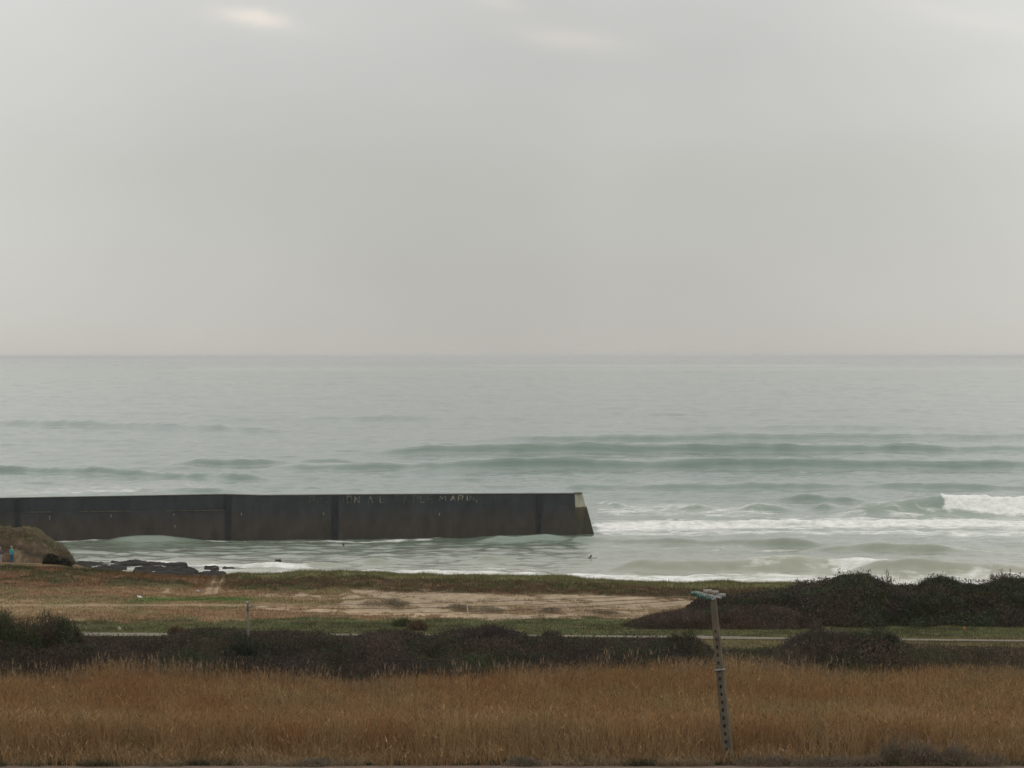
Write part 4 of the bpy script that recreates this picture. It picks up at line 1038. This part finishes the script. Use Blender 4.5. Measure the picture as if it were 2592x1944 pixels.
# orange twigs clump on verge
bush('shrub', 1055, 176.5, .6, .6, .5, 2200, 'small brown dead shrub on the green verge left of centre', np.array([.16, .105, .065]), np.array([.11, .08, .05]), None, size=.06, leafn=.3, cat_='shrub')
bush('shrub', 1015, 179.5, .6, .6, .3, 2000, 'low dark green shrub beside the small brown dead one', DKG, GRN, None, size=.06, cat_='shrub')
bush('shrub', 445, 172.8, .45, .4, .5, 1600, 'small brown shrub at the roadside, left part of the verge', np.array([.13, .085, .05]), BRN, None, size=.05, leafn=.3, cat_='shrub')
for (u, v, rx, hh, lab) in ((968, 1532, .9, .5, 'large brown heather clump on the sand slope, leftmost'), (1190, 1545, .8, .45, 'brown clump directly behind the thin leaning stake'),
                            (1240, 1548, .5, .35, 'small brown clump right of the stake'), (1400, 1548, .6, .3, 'low green brown clump in the middle of the sand slope'),
                            (1520, 1553, .9, .32, 'long low clump at the foot of the sand slope near its right end'), (1010, 1533, .4, .3, 'small clump right of the large heather clump')):
    # find the ground distance that shows at row v
    Ys = np.arange(180, 204, .1); zz = ground_z((u - CX) / F * Ys, Ys); vv = vrow(zz, Ys); Yg = float(Ys[np.argmin(np.abs(vv - v))])
    clump('heather_clump', u, Yg, rx * 1.5, 1.1, hh * 1.1, 2400, lab, np.array([.25, .19, .13]), np.array([.19, .16, .10]), 'clumps on the sand slope', 'heather', size=.05)

# ------------------------------------------------------------------ concrete power pole
M_conc = mat('pole_concrete', (.105, .088, .061), rough=.9, noise=(5, .72, 1.25, (1, 1, .35)), bump=.3)
M_steel = mat('galvanised_steel', (.36, .35, .34), rough=.5, metallic=.5, noise=(9, .7, 1.2))
M_glass = mat('teal_glass', (.03, .115, .09), rough=.15, spec=.8)
M_cap = mat('pale_cap', (.30, .31, .29), rough=.4)
M_dark = mat('notch_shadow', (.02, .02, .02))
PY = 100.2
pb = P(1846, 1936, PY); pt = P(1805.5, 1517, PY + .35)
pole = empty('power_pole', pb, 'leaning concrete pole with a row of climbing notches, carrying glass insulators', 'utility pole')
axis = (pt - pb); Lp = axis.length; d = axis.normalized()
rt_ = Vector((1, 0, 0)); rt_ = (rt_ - d * rt_.dot(d)).normalized(); bk_ = d.cross(rt_).normalized() * -1     # bk_ points roughly away
if bk_.y < 0: bk_ = -bk_
ang = math.radians(-24)
e1 = rt_ * math.cos(ang) + bk_ * math.sin(ang); e2 = -rt_ * math.sin(ang) + bk_ * math.cos(ang)
# section with a notched web: wide face (e1) holds the notches, narrow face to the left
def sec(tt):
    wA = .345 * (1 - tt) + .20 * tt; wB = .24 * (1 - tt) + .14 * tt
    c = d * (Lp * tt)
    return c, wA / 2, wB / 2
mb = MB(); holes = []
nn = 17; spac = []
ts = [-.05]
for i in range(nn):
    t0 = .035 + i * .0475
    ts += [t0, t0 + .020]
ts += [.93, 1.0]
# body made of stacked slices; at notch slices the middle of the wide face is recessed
rings = []
for tt in ts:
    c, a, b_ = sec(tt)
    xs_ = [-1, -.30, .30, 1]
    front = [c + e1 * a * k - e2 * b_ for k in xs_]
    back = [c + e1 * a * k + e2 * b_ for k in xs_]
    rings.append(([mb.bm.verts.new(p) for p in front], [mb.bm.verts.new(p) for p in back]))
for i in range(len(rings) - 1):
    f0, b0 = rings[i]; f1, b1 = rings[i + 1]
    notch = (i % 2 == 1) and i < 2 * nn
    for k in range(3):
        if notch and k == 1:
            c0, _, bb0 = sec(ts[i]); c1, _, bb1 = sec(ts[i + 1])
            r = [mb.bm.verts.new(v.co + e2 * bb0 * 1.1) for v in (f0[1], f0[2], f1[2], f1[1])]
            o4 = [f0[1], f0[2], f1[2], f1[1]]
            for m_ in range(4): mb.bm.faces.new([o4[m_], o4[(m_ + 1) % 4], r[(m_ + 1) % 4], r[m_]])
            mb.bm.faces.new(r)
        else: mb.bm.faces.new([f0[k], f0[k + 1], f1[k + 1], f1[k]])
        mb.bm.faces.new([b0[k], b1[k], b1[k + 1], b0[k + 1]])
    mb.bm.faces.new([f0[0], f1[0], b1[0], b0[0]]); mb.bm.faces.new([f0[3], b0[3], b1[3], f1[3]])
mb.bm.faces.new(rings[-1][0] + rings[-1][1][::-1]); mb.bm.faces.new(rings[0][0][::-1] + rings[0][1])
mb.build('shaft', M_conc, pole)
top = d * Lp
# collar plate near the reeds line
cpos = d * (Lp * .575); 
mb = MB(); mb.lathe(cpos - d * .02, cpos + d * .02, [(0, .19), (1, .19)], 10); mb.build('clamp_band', M_steel, pole)
# crossarm
ca = P(1766, 1499, PY + .6) - pb; cb = P(1826, 1513, PY + .1) - pb
mb = MB(); ax_ = (cb - ca).normalized()
mb.lathe(ca, cb, [(0, .045), (1, .045)], 4); mb.lathe(ca + Vector((.24, .35, .06)), cb + Vector((-.05, .45, .05)), [(0, .03), (1, .03)], 4)
mb.build('crossarm', M_steel, pole)
mb = MB(); mb.lathe(top - d * .02, top + d * .10 + Vector((0, 0, .02)), [(0, .10), (.6, .10), (1, .03)], 8); mb.build('top_fitting', M_steel, pole)
yb = P(1801, 1499, PY + .2) - pb
mb = MB(); mb.box(tuple(yb), (.12, .05, .05)); mb.build('warning_tag', mat('yellow_tag', (.30, .20, .05)), pole)
# insulator strings to the left, then to the right
att = []
for (sx_, sy_) in ((1768, 1501), (1785, 1507.5), (1803, 1513)):
    a = P(sx_, sy_, PY + .25) - pb; b_ = a + Vector((-.27, .12, -.045))
    att.append(a + Vector((-.30, .14, -.05)) + pb)
    st = MB().lathe(a + Vector((.06, 0, .01)), b_, [(0, .014), (1, .014)], 6).build('insulator_string', M_cap, pole)
    for k in range(3):
        c = a + (b_ - a) * (.22 + .30 * k); dv = (b_ - a).normalized()
        MB().lathe(c - dv * .035, c + dv * .03, [(0, .03), (.35, .05), (.55, .088), (.9, .092), (1, .04)], 12).build('glass_disc', M_glass, st, smooth_=False)
        MB().lathe(c - dv * .055, c - dv * .03, [(0, .035), (1, .045)], 10).build('disc_cap', M_cap, st)
att2 = []
for (sx_, sy_) in ((1784, 1497), (1800, 1500), (1818, 1507)):
    a = P(sx_, sy_, PY + .5) - pb; b_ = a + Vector((.27, .25, -.02))
    att2.append(b_ + pb)
    st = MB().lathe(a - Vector((.05, 0, 0)), b_, [(0, .014), (1, .014)], 6).build('insulator_string', M_cap, pole)
    for k in range(3):
        c = a + (b_ - a) * (.22 + .30 * k); dv = (b_ - a).normalized()
        MB().lathe(c - dv * .03, c + dv * .03, [(0, .03), (.35, .045), (.55, .075), (.9, .08), (1, .04)], 12).build('porcelain_disc', mat('grey_porcelain', (.28, .27, .26), rough=.3) if k == 0 and sx_ == 1784 else bpy.data.materials['grey_porcelain'], st)

# thin grey pole at left with a pale cap
GP = 150.0
gb = Vector((X(629, GP), GP, float(ground_z(X(629, GP), GP)))); gt = P(626.5, 1526, GP)
gp = empty('telephone_pole', gb, 'thin grey wooden pole with a pale cap rising behind the dark thicket', 'utility pole')
mb = MB(); hv_ = gt - gb; mb.lathe((0, 0, -.2), hv_, [(0, .085), (1, .055)], 10); mb.build('shaft', mat('grey_wood', (.19, .18, .155), noise=(5, .7, 1.2, (1, 1, .3))), gp)
mb = MB(); mb.lathe(hv_ + Vector((-.03, -.03, -.02)), hv_ + Vector((-.05, -.03, .10)), [(0, .05), (.5, .07), (1, .03)], 8); mb.build('cap', M_cap, gp)
mb = MB(); mb.box((hv_.x, hv_.y - .07, hv_.z - .32), (.10, .06, .26)); mb.build('bracket', mat('dark_bracket', (.07, .08, .08)), gp)

# overhead wires
def wire(name, a, b_, sag, r, label, grp):
    pts = [a + (b_ - a) * (k / 24) - Vector((0, 0, 4 * sag * (k / 24) * (1 - k / 24))) for k in range(25)]
    mb = MB(); mb.tube([p - a for p in pts], r, 5)
    o = mb.build(name, M_wire, loc=a); tag(o, label, 'wire', grp)
M_wire = mat('wire', (.07, .06, .05), rough=.6)
ends = [gt + Vector((0, -.05, -.10)), gt + Vector((0, -.05, -.22)), gt + Vector((0, -.05, -.38))]
labs = ('uppermost overhead wire crossing in front of the sand slope', 'middle overhead wire crossing in front of the sand slope', 'lowest overhead wire crossing in front of the sand slope')
for k in range(3): wire('overhead_wire', att[k], ends[k], .12 + .1 * k, .009, labs[k], 'overhead wires')

# stake on the dune
def ground_at_row(u, v, lo=175, hi=204):
    Ys = np.arange(lo, hi, .05); zz = ground_z((u - CX) / F * Ys, Ys); return float(Ys[np.argmin(np.abs(vrow(zz, Ys) - v))])
Yk = ground_at_row(1185.5, 1559); sb = Vector((X(1185.5, Yk), Yk, float(ground_z(X(1185.5, Yk), Yk))))
stt = P(1181.8, 1531, Yk) - sb
sk = MB().lathe((0, 0, -.15), stt, [(0, .045), (.9, .036), (1, .02)], 8).build('stake', mat('bleached_wood', (.48, .45, .39), noise=(6, .75, 1.1)), loc=sb)
tag(sk, 'thin bleached stake leaning left at the foot of the sand slope', 'stake')
# orange-tipped marker by the road
Yk = 176.2; mbv = Vector((X(2448, Yk), Yk, float(ground_z(X(2448, Yk), Yk)))); mk = empty('marker_post', mbv, 'thin leaning marker post with an orange tip by the road at right', 'marker post')
mt_ = P(2442, 1592, Yk) - mbv
MB().lathe((0, 0, -.1), mt_, [(0, .035), (1, .03)], 8).build('post', mat('weathered_post', (.22, .15, .09), noise=(6, .7, 1.1)), mk)
MB().lathe(mt_ - Vector((0, 0, .05)), mt_ + Vector((-.02, 0, .12)), [(0, .06), (.8, .055), (1, .03)], 8).build('tip', mat('orange_tip', (.45, .17, .05)), mk)
# stones / small pale things on the grass
def lump(name, u, v, sx_, sy_, sz_, colr, label, c_, lo=172, hi=204, seed=0):
    Yg = ground_at_row(u, v, lo, hi); x = X(u, Yg); g0 = float(ground_z(x, Yg))
    bm = bmesh.new(); bmesh.ops.create_icosphere(bm, subdivisions=3, radius=1)
    for vtx in bm.verts:
        p = vtx.co; k = 1 + .28 * (float(vn(p.x * 1.7 + 5, p.y * 1.7 + p.z * 2 + seed)) - .5) * 2
        vtx.co = Vector((p.x * sx_ * k, p.y * sy_ * k, max(p.z * sz_ * k, -sz_ * .4) + sz_ * .5))
    me = bpy.data.meshes.new(name); bm.to_mesh(me); bm.free(); me.materials.append(mat(name + '_surface', colr, noise=(7, .8, 1.15)))
    o = bpy.data.objects.new(name, me); o.location = (x, Yg, g0); COL.objects.link(o); tag(o, label, c_)
lump('stone', 301, 1594.5, .10, .08, .15, (.42, .40, .29), 'pale yellowish stone on the green verge beside the road at left', 'stone', seed=3)
lump('stone', 500, 1499, .13, .1, .11, (.33, .34, .36), 'small bluish grey stone at the foot of the sandy gap', 'stone', seed=5)
# gull
Yg = ground_at_row(353, 1518); x = X(353, Yg); g0 = float(ground_z(x, Yg))
gl = empty('gull', (x, Yg, g0), 'small white gull standing at the left end of the bright green strip', 'bird')
mb = MB(); mb.lathe((.17, 0, .17), (-.13, 0, .20), [(0, .012), (.2, .05), (.55, .095), (.8, .085), (1, .03)], 12)
mb.lathe((-.10, 0, .22), (-.17, 0, .28), [(0, .05), (.5, .05), (1, .045)], 10); mb.lathe((-.15, 0, .285), (-.21, 0, .275), [(0, .045), (.5, .03), (1, .008)], 10)
mb.build('body', mat('white_feathers', (.72, .72, .68)), gl, smooth_=True)
MB().lathe((.03, -.03, .15), (.03, -.03, .0), [(0, .012), (1, .01)], 6).build('leg', mat('gull_leg', (.4, .3, .1)), gl)
MB().lathe((.0, .03, .15), (.0, .03, .0), [(0, .012), (1, .01)], 6).build('leg', bpy.data.materials['gull_leg'], gl)

# ------------------------------------------------------------------ people
def skinned(name, verts, edges, radii, m, parent, root=0, sub=1):
    me = bpy.data.meshes.new(name); me.from_pydata([tuple(v) for v in verts], edges, []); me.update()
    o = bpy.data.objects.new(name, me); COL.objects.link(o)
    sk_ = o.modifiers.new('skin', 'SKIN'); ss = o.modifiers.new('sub', 'SUBSURF'); ss.levels = sub; ss.render_levels = sub
    for i, r in enumerate(radii): me.skin_vertices[0].data[i].radius = (r[0], r[1]) if isinstance(r, tuple) else (r, r)
    me.skin_vertices[0].data[root].use_root = True
    dg = bpy.context.evaluated_depsgraph_get(); me2 = bpy.data.meshes.new_from_object(o.evaluated_get(dg))
    me2.name = name; me2.materials.clear(); me2.materials.append(m)
    for p in me2.polygons: p.use_smooth = True
    o.modifiers.clear(); o.data = me2
    if parent: o.parent = parent
    return o
def person(loc, label, skin, top_c, leg_c, hair_c, rz=0, H=1.68, hat=False, grp=None):
    r = empty('person', loc, label, 'person', grp, rz); k = H / 1.7
    V = [(0, 0, .92), (0, 0, 1.12), (0, .0, 1.36), (0, 0, 1.45), (0, -.01, 1.52), (0, -.01, 1.61), (0, 0, 1.70),
         (.17, 0, 1.37), (.22, .02, 1.12), (.23, -.05, .90), (.235, -.07, .83), (-.17, 0, 1.37), (-.22, .02, 1.12), (-.23, -.05, .90), (-.235, -.07, .83),
         (.09, 0, .86), (.10, -.02, .48), (.105, .02, .09), (.11, -.12, .04), (-.09, 0, .86), (-.10, -.02, .48), (-.11, .05, .09), (-.115, -.09, .04)]
    R_ = [(.15, .11), (.13, .10), (.16, .10), .055, .055, (.085, .10), (.06, .07), .06, .045, .035, .03, .06, .045, .035, .03, .085, .06, .042, .04, .085, .06, .042, .04]
    E = [(0, 1), (1, 2), (2, 3), (3, 4), (4, 5), (5, 6), (2, 7), (7, 8), (8, 9), (9, 10), (2, 11), (11, 12), (12, 13), (13, 14), (0, 15), (15, 16), (16, 17), (17, 18), (0, 19), (19, 20), (20, 21), (21, 22)]
    sc_ = lambda L0: [(a * k, b_ * k, c * k) for a, b_, c in L0]
    body = skinned('body', sc_(V), E, R_, skin, r, 0, 2)
    # jacket: torso and sleeves
    Vj = [(0, 0, .86), (0, 0, 1.10), (0, 0, 1.36), (0, 0, 1.46), (.175, 0, 1.38), (.225, .02, 1.12), (.235, -.045, .93), (-.175, 0, 1.38), (-.225, .02, 1.12), (-.235, -.045, .93)]
    skinned('jacket', sc_(Vj), [(0, 1), (1, 2), (2, 3), (2, 4), (4, 5), (5, 6), (2, 7), (7, 8), (8, 9)], [(.18, .14), (.165, .13), (.185, .125), .075, .08, .066, .055, .08, .066, .055], top_c, r, 1, 2)
    Vt = [(0, 0, .93), (.095, 0, .86), (.10, -.02, .48), (.105, .02, .12), (-.095, 0, .86), (-.10, -.02, .48), (-.11, .05, .12)]
    skinned('trousers', sc_(Vt), [(0, 1), (1, 2), (2, 3), (0, 4), (4, 5), (5, 6)], [(.16, .125), .10, .078, .062, .10, .078, .062], leg_c, r, 0, 2)
    hm = MB(); hm.lathe((0, .015 * k, 1.575 * k), (0, .02 * k, 1.745 * k), [(0, .085), (.35, .108), (.75, .095), (1, .035)], 14); hm.build('hair', hair_c, r, smooth_=True)
    # hands: palm, four fingers and a thumb
    for s in (1, -1):
        Vh = [(.235 * s, -.07, .83), (.24 * s, -.08, .775)]; Eh = [(0, 1)]; Rh = [.024, .027]
        for j, (dx, ln) in enumerate(((-.024, .072), (-.008, .082), (.008, .078), (.024, .062))):
            b0 = len(Vh); Vh += [(.24 * s, -.08 + dx, .745), (.235 * s, -.083 + dx, .745 - ln * .55), (.225 * s, -.083 + dx, .745 - ln)]; Eh += [(1, b0), (b0, b0 + 1), (b0 + 1, b0 + 2)]; Rh += [.010, .009, .008]
        b0 = len(Vh); Vh += [(.232 * s, -.12, .775), (.225 * s, -.135, .74)]; Eh += [(1, b0), (b0, b0 + 1)]; Rh += [.011, .009]
        skinned('hand', sc_(Vh), Eh, Rh, skin, r, 0, 1)
    return r
M_skin = mat('skin', (.46, .29, .20), rough=.6)
Yp = 266.0
def foot(u, Y):
    x = X(u, Y); return (x, Y, float(max(ground_z(x, Y), zray(1433, Y))))
p1 = person(foot(28.5, Yp), 'person in a turquoise jacket and blue trousers standing below the headland', M_skin, mat('turquoise_cloth', (.07, .28, .29)), mat('blue_cloth', (.055, .10, .15)), mat('fair_hair', (.36, .28, .15)), rz=math.radians(150), H=1.72)
p2 = person(foot(-1.5, Yp), 'person in a dark top with pale mauve hat and trousers at the left picture edge', M_skin, mat('dark_cloth', (.10, .08, .10)), mat('mauve_cloth', (.32, .29, .33)), mat('mauve_hat', (.36, .31, .34)), rz=math.radians(200), H=1.6)
# surfer paddling
M_suit = mat('wetsuit', (.018, .018, .020), rough=.5)
def surfer(u, v, label, board=True, low=0.0):
    Y = float(seaY(v)); x = X(u, Y); z = seaz_at(x, Y)
    r = empty('person', (x, Y, z - low), label, 'person')
    # prone, chest raised, head to the right, legs trailing left
    V = [(-.35, 0, .06), (-.05, 0, .12), (.20, 0, .24), (.29, 0, .36), (.33, 0, .44), (.36, -.01, .52),
         (.20, -.19, .20), (.38, -.30, .05), (.55, -.30, -.06), (.20, .19, .20), (.38, .30, .05), (.55, .30, -.06),
         (-.45, -.1, .05), (-.85, -.12, .02), (-1.25, -.13, .04), (-.45, .1, .05), (-.85, .12, .02), (-1.25, .13, .04)]
    E = [(0, 1), (1, 2), (2, 3), (3, 4), (4, 5), (2, 6), (6, 7), (7, 8), (2, 9), (9, 10), (10, 11), (0, 12), (12, 13), (13, 14), (0, 15), (15, 16), (16, 17)]
    R_ = [(.11, .15), (.12, .15), (.12, .16), .065, .10, .09, .06, .045, .035, .06, .045, .035, .09, .065, .05, .09, .065, .05]
    skinned('body', V, E, R_, M_suit, r, 0, 2)
    hm = MB(); hm.lathe((.33, 0, .40), (.35, 0, .575), [(0, .085), (.4, .112), (.8, .09), (1, .03)], 12); hm.build('hair', mat('dark_hair', (.03, .025, .02)) if board else bpy.data.materials['dark_hair'], r, smooth_=True)
    if board:
        bm = bmesh.new(); nseg = 24; ringv = []
        for s_ in (0.0, -.06):
            ringv.append([bm.verts.new((1.15 * math.cos(2 * math.pi * i / nseg) - .15, .27 * math.sin(2 * math.pi * i / nseg), s_ + .10 * max(0, math.cos(2 * math.pi * i / nseg)) ** 3)) for i in range(nseg)])
        bm.faces.new(ringv[0]); bm.faces.new(ringv[1][::-1])
        for i in range(nseg): bm.faces.new([ringv[0][i], ringv[1][i], ringv[1][(i + 1) % nseg], ringv[0][(i + 1) % nseg]])
        bmesh.ops.recalc_face_normals(bm, faces=bm.faces)
        me = bpy.data.meshes.new('surfboard'); bm.to_mesh(me); bm.free(); me.materials.append(mat('board_grey', (.22, .22, .20), rough=.4))
        ob = bpy.data.objects.new('surfboard', me); ob.location = (x, Y, z + .03); COL.objects.link(ob); tag(ob, 'low grey surfboard awash under the nearer dark surfer', 'surfboard')
    return r
surfer(1488, 1413, 'surfer in a black wetsuit lying on a board in the calm water right of centre', low=.2)
surfer(862, 1382, 'distant swimmer showing only as a dark speck near the foot of the breakwater', board=False, low=.36)

# ------------------------------------------------------------------ sea haze
hz_m = bpy.data.materials.new('haze_air'); hz_m.use_nodes = True; t = hz_m.node_tree
t.nodes.remove(t.nodes['Principled BSDF']); pv = t.nodes.new('ShaderNodeVolumePrincipled')
pv.inputs['Color'].default_value = (.93, .95, .94, 1); pv.inputs['Density'].default_value = 4.0e-5; pv.inputs['Anisotropy'].default_value = .2
t.links.new(pv.outputs[0], t.nodes['Material Output'].inputs['Volume'])
hb = MB(); hb.box((0, 64000, 10.0), (60000, 132000, 44.0)); hz_o = hb.build('haze', hz_m); tag(hz_o, kind='stuff'); tag(hz_o, 'thin sea haze softening the far horizon', 'haze')
